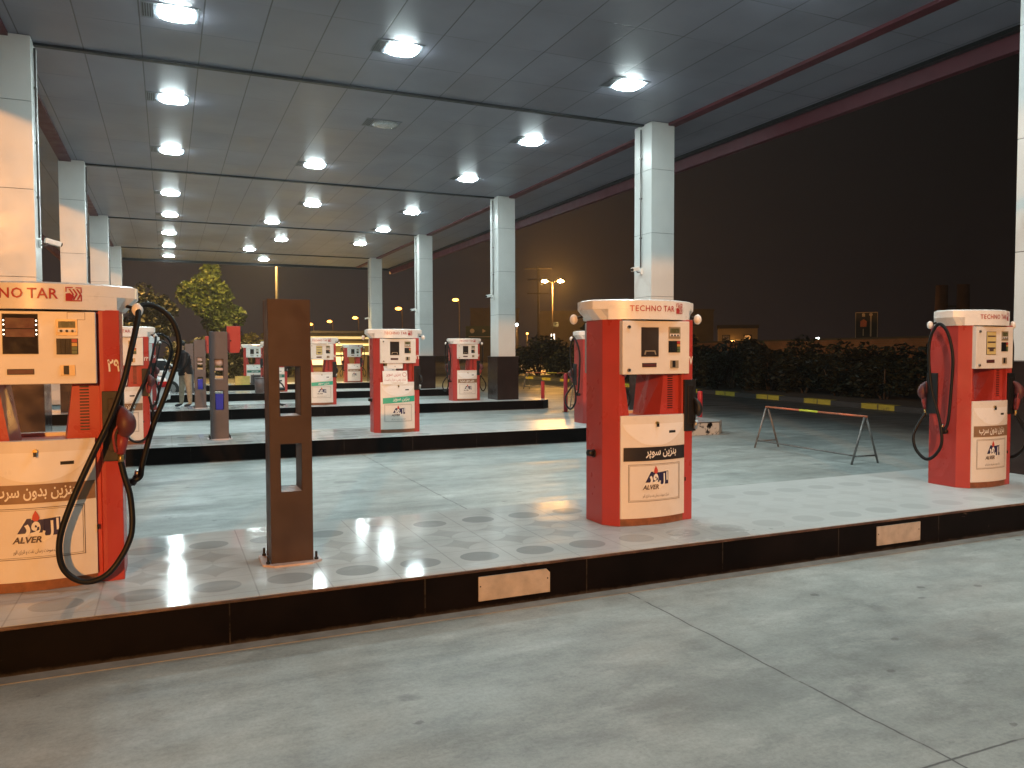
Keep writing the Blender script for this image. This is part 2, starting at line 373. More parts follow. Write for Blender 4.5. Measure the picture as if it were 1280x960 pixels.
# ------------------------------------------------------------------ mesh builder
class MB:
    def __init__(s): s.v = []; s.f = []; s.m = []; s.mats = []; s.mi = 0; s.smooth = []; s.sm = False; s.auto = 0
    def mat(s, key):
        if key not in s.mats: s.mats.append(key)
        s.mi = s.mats.index(key); return s
    def add(s, vs, fs, sm=None):
        o = len(s.v); s.v += [tuple(v) for v in vs]
        for f in fs:
            s.f.append([o + i for i in f]); s.m.append(s.mi); s.smooth.append(s.sm if sm is None else sm)
        return s
    def box(s, x0, x1, y0, y1, z0, z1):
        v = [(x0, y0, z0), (x1, y0, z0), (x1, y1, z0), (x0, y1, z0), (x0, y0, z1), (x1, y0, z1), (x1, y1, z1), (x0, y1, z1)]
        return s.add(v, [(0, 3, 2, 1), (4, 5, 6, 7), (0, 1, 5, 4), (1, 2, 6, 5), (2, 3, 7, 6), (3, 0, 4, 7)])
    def obox(s, c, size, rot=(0, 0, 0)):
        m = Euler(rot).to_matrix(); c = Vector(c); h = Vector(size) / 2
        v = [c + m @ Vector((sx * h.x, sy * h.y, sz * h.z)) for sz in (-1, 1) for sx, sy in ((-1, -1), (1, -1), (1, 1), (-1, 1))]
        return s.add(v, [(0, 3, 2, 1), (4, 5, 6, 7), (0, 1, 5, 4), (1, 2, 6, 5), (2, 3, 7, 6), (3, 0, 4, 7)])
    def prism(s, poly, z0, z1, taper=None):
        """plan polygon (counter-clockwise) raised from z0 to z1; taper = second polygon for the top"""
        n = len(poly); top = taper or poly
        v = [(x, y, z0) for x, y in poly] + [(x, y, z1) for x, y in top]
        f = [tuple(reversed(range(n))), tuple(range(n, 2 * n))] + [(i, (i + 1) % n, n + (i + 1) % n, n + i) for i in range(n)]
        return s.add(v, f)
    def prism_y(s, poly, y0, y1):
        """outline in x,z (counter-clockwise seen from -y) pushed from y0 (front) to y1"""
        n = len(poly)
        v = [(x, y0, z) for x, z in poly] + [(x, y1, z) for x, z in poly]
        f = [tuple(range(n)), tuple(reversed(range(n, 2 * n)))] + [((i + 1) % n, i, n + i, n + (i + 1) % n) for i in range(n)]
        return s.add(v, f)
    def tube(s, pts, r, n=10, cap=True):
        pts = [Vector(p) for p in pts]; rs = r if isinstance(r, (list, tuple)) else [r] * len(pts)
        rings = []; up = None
        for i, p in enumerate(pts):
            d = (pts[min(i + 1, len(pts) - 1)] - pts[max(i - 1, 0)])
            d = d.normalized() if d.length > 1e-9 else Vector((0, 0, 1))
            if up is None:
                up = Vector((0, 0, 1)) if abs(d.z) < .9 else Vector((1, 0, 0))
            a = d.cross(up)
            if a.length < 1e-5: a = d.orthogonal()
            a.normalize(); b = a.cross(d); up = b
            rings.append([p + (a * math.cos(2 * math.pi * k / n) + b * math.sin(2 * math.pi * k / n)) * rs[i] for k in range(n)])
        v = [q for rg in rings for q in rg]
        f = [(i * n + k, i * n + (k + 1) % n, (i + 1) * n + (k + 1) % n, (i + 1) * n + k) for i in range(len(pts) - 1) for k in range(n)]
        s.add(v, f, True)
        if cap:
            s.add(rings[0], [tuple(reversed(range(n)))], False); s.add(rings[-1], [tuple(range(n))], False)
        return s
    def cyl(s, a, b, r, n=14, r2=None): return s.tube([a, b], [r, r if r2 is None else r2], n)
    def ball(s, c, r, n=10, sq=(1, 1, 1)):
        c = Vector(c); v = []; f = []
        m = n // 2 + 1
        for i in range(m + 1):
            th = math.pi * i / m
            for k in range(n):
                ph = 2 * math.pi * k / n
                v.append(c + Vector((math.sin(th) * math.cos(ph) * sq[0], math.sin(th) * math.sin(ph) * sq[1], math.cos(th) * sq[2])) * r)
        for i in range(m):
            for k in range(n): f.append((i * n + k, (i + 1) * n + k, (i + 1) * n + (k + 1) % n, i * n + (k + 1) % n))
        return s.add(v, f, True)
    def mesh(s, name):
        me = bpy.data.meshes.new(name); me.from_pydata(s.v, [], s.f)
        for k in s.mats: me.materials.append(M[k])
        for p, mi, sm in zip(me.polygons, s.m, s.smooth): p.material_index = mi; p.use_smooth = sm
        bm = bmesh.new(); bm.from_mesh(me)
        bmesh.ops.remove_doubles(bm, verts=bm.verts, dist=1e-6)
        bmesh.ops.recalc_face_normals(bm, faces=bm.faces)
        bm.to_mesh(me); bm.free(); me.update()
        if s.auto:
            for p in me.polygons: p.use_smooth = True
            me.set_sharp_from_angle(angle=R(s.auto))
        return me

def ob(name, me, parent=None, loc=(0, 0, 0), rot=(0, 0, 0), bevel=0.):
    if isinstance(me, MB): me = me.mesh(name)
    o = bpy.data.objects.new(name, me); COL.objects.link(o)
    o.location = loc; o.rotation_euler = rot
    if parent is not None: o.parent = parent
    if bevel:
        b = o.modifiers.new('bevel', 'BEVEL'); b.width = bevel; b.segments = 2; b.limit_method = 'ANGLE'; b.angle_limit = R(35)
        b.harden_normals = False
    return o

def tag(o, label, cat, group=None, kind=None):
    if label: o['label'] = label
    if cat: o['category'] = cat
    if group: o['group'] = group
    if kind: o['kind'] = kind
    return o

def thing(name, label, cat, loc=(0, 0, 0), rz=0., group=None):
    o = bpy.data.objects.new(name, None); COL.objects.link(o)
    o.empty_display_size = .2; o.location = loc; o.rotation_euler = (0, 0, rz)
    return tag(o, label, cat, group)

def copy_tree(o, parent=None):
    c = o.copy(); COL.objects.link(c)
    if parent is not None: c.parent = parent
    for ch in list(o.children): copy_tree(ch, c)
    return c

CACHE = {}
def cached(key, fn):
    if key not in CACHE:
        r = fn()
        CACHE[key] = r.mesh(str(key[0])) if isinstance(r, MB) else r
    return CACHE[key]

def spline(pts, per=10):
    P = [Vector(p) for p in pts]; out = []
    for i in range(len(P) - 1):
        p0, p1, p2, p3 = P[max(i - 1, 0)], P[i], P[i + 1], P[min(i + 2, len(P) - 1)]
        for k in range(per):
            u = k / per
            out.append(.5 * ((2 * p1) + (p2 - p0) * u + (2 * p0 - 5 * p1 + 4 * p2 - p3) * u * u + (3 * p1 - p0 - 3 * p2 + p3) * u ** 3))
    out.append(P[-1]); return out

# ------------------------------------------------------------------ lettering
FORMS = {'ب': 0xFE8F, 'ت': 0xFE95, 'س': 0xFEB1, 'ش': 0xFEB5, 'ل': 0xFEDD, 'م': 0xFEE1, 'ن': 0xFEE5, 'ی': 0xFBFC, 'پ': 0xFB56, 'ک': 0xFB8E, 'ف': 0xFED1, 'ه': 0xFEE9, 'خ': 0xFEA5, 'ط': 0xFEC1, 'ق': 0xFED5}
FORMS2 = {'د': 0xFEA9, 'ر': 0xFEAD, 'ز': 0xFEAF, 'و': 0xFEED, 'ا': 0xFE8D, 'ژ': 0xFB8A}
def shape(word):
    out = []
    for i, ch in enumerate(word):
        prev = i > 0 and word[i - 1] in FORMS
        nxt = i + 1 < len(word) and (word[i + 1] in FORMS or word[i + 1] in FORMS2) and ch in FORMS
        if ch in FORMS:
            out.append(chr(FORMS[ch] + (3 if prev and nxt else 2 if nxt else 1 if prev else 0)))
        elif ch in FORMS2: out.append(chr(FORMS2[ch] + (1 if prev else 0)))
        else: out.append(ch)
    return ''.join(out)
def persian(s): return ' '.join(''.join(reversed(shape(w))) for w in reversed(s.split(' ')))

def text_geo(s, height, width=None, bold=0., spacing=1., res=2):
    key = ('txt', s, bold, spacing, res)
    if key not in CACHE:
        c = bpy.data.curves.new('lettering', 'FONT'); c.body = s; c.resolution_u = res; c.offset = bold; c.space_character = spacing
        o = bpy.data.objects.new('lettering', c); COL.objects.link(o)
        dg = bpy.context.evaluated_depsgraph_get()
        me = bpy.data.meshes.new_from_object(o.evaluated_get(dg))
        vs = [tuple(v.co) for v in me.vertices]; fs = [tuple(p.vertices) for p in me.polygons]
        bpy.data.objects.remove(o); bpy.data.meshes.remove(me); bpy.data.curves.remove(c)
        CACHE[key] = (vs, fs)
    vs, fs = CACHE[key]
    xs = [v[0] for v in vs]; ys = [v[1] for v in vs]
    x0, x1, y0, y1 = min(xs), max(xs), min(ys), max(ys)
    sy = height / (y1 - y0); sx = width / (x1 - x0) if width else sy
    return [((x - (x0 + x1) / 2) * sx, (y - (y0 + y1) / 2) * sy) for x, y, _ in vs], fs

def put_text(mb, s, cx, cz, height, width, surf, bold=0., spacing=1., shear=0.):
    vs, fs = text_geo(s, height, width, bold, spacing)
    mb.add([surf(cx + x + shear * z, cz + z) for x, z in vs], fs, False)

def sheet(mb, poly, surf, nx=1):
    """flat outline (x,z) laid on a surface function; nx columns so it can follow a curve (only for strips bounded left-right)"""
    mb.add([surf(x, z) for x, z in poly], [tuple(range(len(poly)))], False)

def strip(mb, x0, x1, zlo, zhi, surf, n=14):
    v = []; f = []
    for i in range(n + 1):
        x = x0 + (x1 - x0) * i / n
        v.append(surf(x, zlo(x) if callable(zlo) else zlo)); v.append(surf(x, zhi(x) if callable(zhi) else zhi))
    for i in range(n): f.append((2 * i, 2 * i + 2, 2 * i + 3, 2 * i + 1))
    mb.add(v, f, True)

# ------------------------------------------------------------------ petrol pump
def arc(x, half=.31, edge=-.255, bulge=.05): return edge - bulge * (1 - (x / half) ** 2)
def on_door(off):
    return lambda x, z: (x, arc(x) - off, z)
HEADF = -.292
def on_head(off): return lambda x, z: (x, HEADF - off, z)
def hdr_front(x): return -.338 + .2 * (x / .47) ** 2

def rot2(me_builder):
    """geometry for the front plus the same turned half round for the back face"""
    mb = me_builder
    vs, fs, ms, ss = list(mb.v), list(mb.f), list(mb.m), list(mb.smooth)
    o = len(vs); mb.v += [(-x, -y, z) for x, y, z in vs]
    mb.f += [[i + o for i in f] for f in fs]; mb.m += ms; mb.smooth += ss
    return mb

def g_cabinet(hosed):
    b = MB().mat('red')
    # the corner that carries a nozzle is square, the other front corner is cut back
    b.prism([(-.4, -.13), (-.31, -.245), (-.285, -.245), (-.285, .245), (-.31, .245)] + ([(-.4, .235)] if hosed else [(-.4, .13)]), .0, 1.655)
    b.prism([(.285, -.245), (.31, -.245), (.4, -.235), (.4, .13), (.31, .245), (.285, .245)], .0, 1.655)
    b.mat('red_dark')
    b.box(-.284, .284, -.235, .235, .0, .862)
    b.box(-.284, .284, -.23, .23, 1.235, 1.64)
    return b
def g_cheek(side):
    b = MB().mat('red')
    # tapered cheeks of the opening between head and door: wide at the foot
    for (xo, xt, xb) in ((-.284, -.245, -.19), (.284, .14, .10)):
        if (xo < 0) != (side < 0): continue
        sgn = 1 if xo < 0 else -1
        lo = [(xo, -.2), (xb, -.2), (xb + .03 * sgn, 0), (xb, .2), (xo, .2)]
        hi = [(xo, -.2), (xt, -.2), (xt, 0), (xt, .2), (xo, .2)]
        if sgn < 0: lo.reverse(); hi.reverse()
        b.prism(lo, .862, 1.235, hi)
    return b
def g_louver():
    b = MB().mat('black')
    for k in range(15): b.box(.175, .225, -.2025, -.199, .93 + k * .0185, .938 + k * .0185)
    return b
def g_header():
    b = MB().mat('white'); b.auto = 24
    n = 20; front = [(-.485 + .97 * i / n) for i in range(n + 1)]
    top = [(x, hdr_front(x)) for x in front]
    top = [(-.498, -.08)] + top + [(.498, -.08)]
    plan = top + [(-x, -y) for x, y in top]
    low = [(x * .845, y) if abs(x) > .42 else (x, y) for x, y in plan]
    # body: straight upper band, then ends sloping in
    b.prism(plan, 1.735, 1.80)
    b.prism(low, 1.652, 1.7345, plan)
    b.prism([(x * .985, y * .97) for x, y in plan], 1.8001, 1.812, [(x * .94, y * .86) for x, y in plan])
    return b
def on_hdr(off):
    def f(x, z):
        return (x, hdr_front(x) - off - .0015, z)
    return f
def g_hdr_text(big=False):
    b = MB().mat('textred'); s = on_hdr(.0025)
    if big:
        put_text(b, 'TECHNO', -.255, 1.742, .060, .335, s, .014, 1.1)
        put_text(b, 'TAR', .012, 1.742, .060, .155, s, .014, 1.05)
        return b
    put_text(b, 'TECHNO', -.112, 1.738, .046, .262, s, .006, 1.1)
    put_text(b, 'TAR', .098, 1.738, .046, .115, s, .006, 1.05)
    return b
def g_emblem(big=False):
    b = MB(); s = on_hdr(.0025); cx, cz, h = (.168 if big else .222), 1.742, .041
    b.mat('textred')
    w = .006
    for x0, x1, z0, z1 in ((-h, -h + w, .012, h), (-h + .008, -.004, h - w, h), (.01, h, h - w, h), (h - w, h, -h, -.004), (h - w, h, .008, h - .008),
                           (-.012, h - .008, -h, -h + w)):
        sheet(b, [(cx + x0, cz + z0), (cx + x1, cz + z0), (cx + x1, cz + z1), (cx + x0, cz + z1)], s)
    sheet(b, [(cx - h, cz - h), (cx - .012, cz - h), (cx + .002, cz - .012), (cx - .02, cz + .006), (cx - h, cz + .002)], s)
    for k in range(3):
        dx = -.026 + k * .019
        sheet(b, [(cx + dx, cz + .03), (cx + dx + .009, cz + .03), (cx + dx + .027, cz + .0), (cx + dx + .018, cz + .0)], s)
        sheet(b, [(cx + dx + .018, cz - .0005), (cx + dx + .027, cz - .0005), (cx + dx + .011, cz - .032), (cx + dx + .002, cz - .032)], s)
    return b
def g_head():
    b = MB().mat('cream')
    b.box(-.31, .325, HEADF, -.2305, 1.215, 1.640)
    return b
def g_screen(kind):
    b = MB(); x0, x1, z0, z1 = -.135, .02, 1.36, 1.585
    if kind == 'led': x0, x1, z0, z1 = -.145, .025, 1.395, 1.62
    s = on_head(.0015)
    b.mat('dkmetal'); b.prism_y([(x0 - .004, z0 - .004), (x1 + .004, z0 - .004), (x1 + .004, z1 + .004), (x0 - .004, z1 + .004)], HEADF - .004, HEADF + .002)
    b.mat({'yellow': 'yellowpaper'}.get(kind, 'glass'))
    sheet(b, [(x0, z0), (x1, z0), (x1, z1), (x0, z1)], on_head(.0055))
    g = on_head(.0075)
    if kind == 'led':
        b.mat('led')
        for k in range(4):
            for x in (x0 + .004, x1 - .004):
                z = 1.585 - (0, .024, .056, .080)[k]
                b.ball((x, HEADF - .006, z), .0042, 6)
        b.mat('maroon')
        sheet(b, [(x0 + .012, 1.54), (x1 - .012, 1.54), (x1 - .012, 1.60), (x0 + .012, 1.60)], g)
        sheet(b, [(x0 + .012, 1.49), (x1 - .012, 1.49), (x1 - .012, 1.535), (x0 + .012, 1.535)], g)
    elif kind == 'yellow':
        b.mat('textdark')
        for k in range(3): sheet(b, [(x0 + .01, z1 - .05 - k * .06), (x1 - .01, z1 - .05 - k * .06), (x1 - .01, z1 - .035 - k * .06), (x0 + .01, z1 - .035 - k * .06)], g)
        sheet(b, [(x0 + .04, z0 + .03), (x1 - .04, z0 + .03), (x1 - .04, z0 + .065), (x0 + .04, z0 + .065)], g)
    else:
        b.mat('gold')
        sheet(b, [(x0 + .02, z0 + .012), (x1 - .02, z0 + .012), (x1 - .03, z0 + .045), (x0 + .03, z0 + .045)], on_head(.0062))
        b.mat('glass'); sheet(b, [(x0 + .032, z0 + .012), (x1 - .032, z0 + .012), (x1 - .04, z0 + .036), (x0 + .04, z0 + .036)], g)
    return b
DX = {}
def g_display(dx):
    b = MB().mat('gold'); b.prism_y([(.12 + dx, 1.50), (.232 + dx, 1.50), (.232 + dx, 1.595), (.12 + dx, 1.595)], HEADF - .006, HEADF + .002)
    s = on_head(.0075)
    b.mat('olive'); sheet(b, [(.132 + dx, 1.545), (.22 + dx, 1.545), (.22 + dx, 1.583), (.132 + dx, 1.583)], s)
    b.mat('white'); sheet(b, [(.13 + dx, 1.519), (.222 + dx, 1.519), (.222 + dx, 1.538), (.13 + dx, 1.538)], s)
    b.mat('black')
    for k in range(3): b.cyl((.147 + dx + k * .029, HEADF - .012, 1.526), (.147 + dx + k * .029, HEADF - .005, 1.526), .0075, 10)
    return b
def g_keypad(dx):
    b = MB().mat('dkmetal'); b.prism_y([(.12 + dx, 1.388), (.232 + dx, 1.388), (.232 + dx, 1.482), (.12 + dx, 1.482)], HEADF - .004, HEADF + .002)
    b.mat('black')
    for i in range(3):
        for j in range(4): b.box(.123 + dx + i * .0235, .143 + dx + i * .0235, HEADF - .009, HEADF - .0035, 1.392 + j * .0225, 1.411 + j * .0225)
    for j, k in enumerate(('keygreen', 'keygreen', 'keyorange', 'textred')):
        b.mat(k); b.box(.200 + dx, .228 + dx, HEADF - .009, HEADF - .0035, 1.392 + j * .0225, 1.411 + j * .0225)
    return b
def g_card(dx):
    b = MB().mat('gold'); b.prism_y([(.138 + dx, 1.262), (.215 + dx, 1.262), (.215 + dx, 1.325), (.138 + dx, 1.325)], HEADF - .007, HEADF + .002)
    b.mat('black'); b.box(.155 + dx, .183 + dx, HEADF - .009, HEADF - .004, 1.27, 1.322)
    return b
def g_slot(dx):
    b = MB().mat('dkmetal'); b.prism_y([(-.13 + dx, 1.272), (.005 + dx, 1.272), (.005 + dx, 1.305), (-.13 + dx, 1.305)], HEADF - .003, HEADF + .002)
    b.mat('maroon'); sheet(b, [(-.124 + dx, 1.277), (0. + dx, 1.277), (0. + dx, 1.3), (-.124 + dx, 1.3)], on_head(.004)); return b
def g_lock(z):
    b = MB().mat('steel'); b.cyl((-.255, HEADF - .014, z), (-.255, HEADF + .002, z), .014, 12)
    b.mat('dkmetal'); b.cyl((-.255, HEADF - .017, z), (-.255, HEADF - .0135, z), .007, 10); return b
def g_sticker():
    b = MB().mat('textdark'); s = on_head(.001); sheet(b, [(.178, 1.592), (.272, 1.592), (.272, 1.636), (.178, 1.636)], s)
    b.mat('cream'); sheet(b, [(.180, 1.594), (.270, 1.594), (.270, 1.634), (.180, 1.634)], on_head(.002)); return b
def g_door():
    b = MB().mat('cream'); n = 16
    poly = [(-.305 + .61 * i / n) for i in range(n + 1)]
    plan = [(x, arc(x)) for x in poly] + [(.305, -.237), (-.305, -.237)]
    b.prism(plan, .062, .885); return b
def g_skirt():
    b = MB().mat('skirt'); n = 16
    xs = [(-.3 + .6 * i / n) for i in range(n + 1)]
    plan = [(x, arc(x) + .012) for x in xs] + [(.3, -.237), (-.3, -.237)]
    b.prism(plan, .002, .0605); return b
def g_swoosh():
    b = MB().mat('swoosh')
    hi = lambda x: .818
    lo = lambda x: .818 - .175 * max(0., 1 - (abs(x) / .292) ** 2.2) ** .75
    strip(b, -.292, .292, lo, hi, on_door(.002), 40); return b
def g_band(col, slant=0.):
    b = MB().mat(col)
    if slant: strip(b, -.27, .302, lambda x: .545 - .02 + slant * x, lambda x: .625 + slant * x, on_door(.0035), 20)
    else: strip(b, -.285, .302, .522, .632, on_door(.0035), 20)
    return b
def g_bandtext(s, w, cx, col='textwhite', h=.078, cz=.577):
    b = MB().mat(col); put_text(b, persian(s), cx, cz, h, w, on_door(.0055), .02); return b
def g_frame():
    b = MB().mat('textdark'); s = on_door(.002)
    for x0, x1, z0, z1, w in ((-.245, .245, .195, .495, .0035), (-.235, .235, .205, .485, .002)):
        strip(b, x0, x1, z0, z0 + w, s, 12); strip(b, x0, x1, z1 - w, z1, s, 12)
        strip(b, x0, x0 + w, z0 + w, z1 - w, s, 1); strip(b, x1 - w, x1, z0 + w, z1 - w, s, 1)
    return b
def g_logo():
    b = MB(); s = on_door(.003); cx, cz, k = .0, .355, 1.
    P = lambda pts: [(cx + x * k, cz + z * k) for x, z in pts]
    b.mat('textwhite'); sheet(b, P([(-.128, -.062), (.035, -.062), (.125, .0), (.125, .085), (-.02, .098), (-.065, .075)]), on_door(.0022))
    b.mat('navy')
    # slanted navy sail behind the letters
    v = []
    sheet(b, P([(-.102, -.008), (-.03, -.008), (-.03, .078), (-.052, .078)]), s)
    sheet(b, P([(-.0295, -.008), (.03, -.008), (.03, .07), (-.0295, .07)]), s)
    sheet(b, P([(.0305, -.028), (.118, -.028), (.118, .078), (.0305, .07)]), s)
    b.mat('textwhite')
    s2 = on_door(.0045)
    put_text(b, persian('ر'), -.062, .358, .085, .055, s2, .035)
    put_text(b, persian('و'), -.008, .372, .085, .05, s2, .035)
    put_text(b, persian('ل'), .054, .362, .105, .058, s2, .035)
    put_text(b, persian('ا'), .104, .392, .07, .014, s2, .03)
    b.mat('flame')
    fl = [(0, .125), (.016, .098), (.022, .078), (.012, .062), (-.006, .06), (-.017, .074), (-.014, .094)]
    sheet(b, P([(x - .008, z) for x, z in fl]), on_door(.0046))
    b.mat('textdark')
    put_text(b, 'ALVER', -.048, cz - .046, .038, .15, on_door(.005), .03, shear=.25)
    return b
def g_small():
    b = MB().mat('textdark'); put_text(b, persian('شرکت سوخت رسانی نفت و انرژی الور'), .0, .238, .03, .25, on_door(.002), 0.); return b
def g_doorlock():
    b = MB().mat('brass'); z = .825; b.cyl((0, arc(0) - .022, z), (0, arc(0) + .004, z), .012, 12)
    b.mat('dkmetal'); b.box(-.007, .007, arc(0) - .03, arc(0) - .012, z - .03, z - .004); return b
def g_doorslot():
    b = MB().mat('black'); strip(b, .125, .195, .738, .758, on_door(.003), 4); return b
def g_hinge(z):
    b = MB().mat('dkmetal'); b.cyl((.312, -.262, z), (.312, -.262, z + .03), .006, 8); return b
def g_numeral(s):
    b = MB().mat('textwhite')
    # lies on the slanted corner of the end column, a third of the way up the head
    a = Vector((.332, -.248)); c = Vector((.40, -.238)); d = (c - a).normalized(); nn = Vector((d.y, -d.x))
    def surf(x, z):
        q = (a + c) / 2 + d * x + nn * .002
        return (q.x, q.y, z)
    vs, fs = text_geo(s, .075, .066 if len(s) > 1 else .035, .025)
    b.add([surf(x - .002, 1.32 + z) for x, z in vs], fs, False)
    return b
def g_holster():
    b = MB().mat('black')
    b.box(.298, .412, -.268, -.2465, .74, 1.165)
    b.box(.4005, .414, -.2464, -.12, .74, 1.165)
    b.mat('dkmetal'); b.box(.33, .385, -.274, -.2685, .80, 1.12)
    return b
def g_nozzle(col='maroon'):
    b = MB().mat(col)
    b.tube(spline([(.375, -.262, 1.075), (.40, -.285, 1.05), (.425, -.305, 1.0), (.428, -.31, .94), (.412, -.302, .90)], 5), [.014, .015, .017, .020, .024, .028, .032, .037, .042, .047, .051, .054, .056, .056, .055, .052, .048, .042, .037, .035, .034], 14)
    if col == 'black':
        for i, v in enumerate(b.v): b.v[i] = ((v[0] - .40) * .55 + .40, (v[1] + .29) * .6 - .285, (v[2] - .8) * .8 + .79)
        b.mat('steel'); b.tube([(.40, -.292, .83), (.392, -.285, .76)], .018, 10); return b
    b.mat('nozred'); b.tube([(.412, -.302, .905), (.402, -.298, .84), (.396, -.294, .785)], [.034, .030, .024], 12)
    b.mat('steel'); b.tube([(.375, -.262, 1.075), (.345, -.235, 1.1)], [.013, .012], 10)
    b.mat('nozred'); b.tube(spline([(.385, -.33, .96), (.36, -.335, .9), (.37, -.325, .80)], 5), .008, 8)
    b.mat('brass'); b.cyl((.396, -.294, .785), (.395, -.293, .725), .016, 10)
    return b
def g_hoseA():
    p = [(.44, -.03, .575), (.49, -.03, .60), (.505, -.035, .68), (.57, -.055, .92), (.66, -.075, 1.16), (.735, -.09, 1.42), (.70, -.105, 1.60), (.60, -.125, 1.69), (.515, -.165, 1.685), (.50, -.215, 1.59), (.465, -.28, 1.42), (.42, -.32, 1.22), (.345, -.35, 1.0), (.24, -.38, .77), (.135, -.388, .52), (.07, -.385, .30), (.09, -.38, .13), (.20, -.375, .045), (.33, -.36, .09), (.44, -.335, .28), (.445, -.31, .50), (.41, -.298, .66), (.395, -.293, .735)]
    b = MB().mat('rubber'); b.tube(spline(p, 8), .0175, 10); return b
def g_hoseB():
    p = [(.44, 0, .555), (.475, .0, .57), (.47, .07, .66), (.462, .10, 1.0), (.465, .115, 1.34), (.50, .07, 1.58), (.52, -.03, 1.67), (.53, -.12, 1.56), (.53, -.15, 1.36), (.515, -.12, 1.0), (.50, -.02, .70), (.50, .02, .46), (.52, -.05, .32), (.54, -.16, .27), (.56, -.28, .36), (.545, -.33, .50), (.46, -.32, .64), (.395, -.293, .735)]
    b = MB().mat('rubber'); b.tube(spline(p, 8), .0175, 10); return b
def g_elbow():
    b = MB().mat('dkmetal'); b.cyl((.395, 0, .565), (.445, 0, .565), .026, 12); b.cyl((.44, 0, .55), (.47, 0, .60), .021, 12)
    b.mat('steel'); b.cyl((.47, 0, .60), (.478, 0, .64), .019, 10); return b
def g_stub():
    b = MB().mat('dkmetal'); b.cyl((.395, 0, .565), (.41, 0, .565), .034, 12); b.cyl((.405, 0, .565), (.46, 0, .575), .025, 12); return b
def g_roller():
    b = MB().mat('white'); b.ball((.50, -.165, 1.664), .042, 14, (.8, .8, 1)); b.mat('dkmetal'); b.cyl((.43, -.12, 1.69), (.51, -.17, 1.665), .011, 8); return b

PUMPG = 'fuel pumps on the raised islands'
def pump(x, y, label, band='band_brown', word=('بنزین بدون سرب', .40, -.0), screen='glass', num=None, hose=None, lock=True, simple=False, dirty=False):
    t = thing('fuel_pump', label, 'fuel pump', (x, y, .26), 0, PUMPG)
    dx = DX.get(screen, 0)
    ob('cabinet', cached(('cabinet', bool(hose)), lambda: g_cabinet(bool(hose))), t, bevel=.004)
    for sd in (-1, 1): ob('opening_cheek', cached(('cheek', sd), lambda: g_cheek(sd)), t)
    h = ob('header', cached(('header',), g_header), t)
    if not simple: ob('louver', cached(('louver',), g_louver), t)
    for back in (0, 1):
        rz = math.pi if back else 0
        ofs = (-.05 if screen == 'led' and not back else 0, 0, 0)
        hd = ob('display_head', cached(('head',), g_head), t, ofs, rot=(0, 0, rz), bevel=.004)
        d = ob('door', cached(('door',), g_door), t, ofs, rot=(0, 0, rz))
        ob('skirt', cached(('skirt',), g_skirt), t, ofs, rot=(0, 0, rz))
        if hose or not back: ob('nozzle_holster', cached(('holster',), g_holster), t, rot=(0, 0, rz), bevel=.003)
        nk = 'maroon' if hose else 'black'
        if hose or not back: ob('nozzle', cached(('nozzle', nk), lambda: g_nozzle(nk)), t, rot=(0, 0, rz))
        ob('hose_roller', cached(('roller',), g_roller), t, rot=(0, 0, rz))
        hk = hose[back] if hose else None
        if hk:
            ob('hose', cached(('hose', hk), g_hoseA if hk == 'A' else g_hoseB), t, rot=(0, 0, rz))
            ob('hose_elbow', cached(('elbow',), g_elbow), t, rot=(0, 0, rz))
        else:
            ob('pipe_stub', cached(('stub',), g_stub), t, rot=(0, 0, rz))
        if back: continue
        ob('screen', cached(('screen', screen), lambda: g_screen(screen)), hd)
        ob('display', cached(('display', dx), lambda: g_display(dx)), hd)
        ob('keypad', cached(('keypad', dx), lambda: g_keypad(dx)), hd)
        ob('card_reader', cached(('card', dx), lambda: g_card(dx)), hd)
        ob('receipt_slot', cached(('slot', dx), lambda: g_slot(dx)), hd)
        if screen == 'led': ob('sticker', cached(('sticker',), g_sticker), hd)
        for z in (1.59, 1.25): ob('lock', cached(('lock', z), lambda: g_lock(z)), hd)
        ob('swoosh', cached(('swoosh',), g_swoosh), d)
        bd = ob('band', cached(('band', band), lambda: g_band(band, .06 if band == 'band_green' else 0.)), d)
        ob('band_lettering', cached(('bandtext', word), lambda: g_bandtext(*word)), d)
        ob('company_logo', cached(('logo',), g_logo), d)
        if not simple:
            ob('border', cached(('frame',), g_frame), d)
            ob('small_lettering', cached(('small',), g_small), d)
            ob('hinge', cached(('hinge', .33), lambda: g_hinge(.33)), d)
        ob('door_lock', cached(('doorlock',), g_doorlock), d)
        ob('door_slot', cached(('doorslot',), g_doorslot), d)
        ob('header_lettering', cached(('hdrtext', screen == 'led'), lambda: g_hdr_text(screen == 'led')), h)
        ob('emblem', cached(('emblem', screen == 'led'), lambda: g_emblem(screen == 'led')), h)
        if num: ob('number', cached(('num', num), lambda: g_numeral(num)), t)
    return t

Y0, SP, DEP, IH = 4.65, 8.03, 1.87, .26
def yc(k): return Y0 + SP * k + DEP / 2
XL, XM, XR = -.665, 3.585, 7.75
SUPER = ('بنزین سوپر', .30, .05); PLAIN = ('بنزین بدون سرب', .42, -.01)
pump(XL, yc(0), 'petrol pump numbered 29 with brown band, glowing screen edges and hose looped over its front', 'band_brown', PLAIN, 'led', '۲۹', ('A', 'A'))
pump(XM, yc(0), 'petrol pump with black band on its door, standing between two hoseless red end columns', 'band_black', SUPER, 'glass', '۲۷')
rp = pump(7.70, yc(0), 'petrol pump with brown band and yellow screen in front of the white column', 'band_brown', PLAIN, 'yellow', '۲۵', ('B', 'B'))
pump(XL, yc(1), 'petrol pump numbered 23, standing just behind the pump with glowing screen edges', 'band_brown', PLAIN, 'glass', '۲۳', ('A', 'A'))
rp.scale = (.88, .86, 1.)
kp = pump(3.68, yc(1), 'petrol pump with bright green band and handwritten paper notice above its door', 'band_green', SUPER, 'glass', '۲۱')
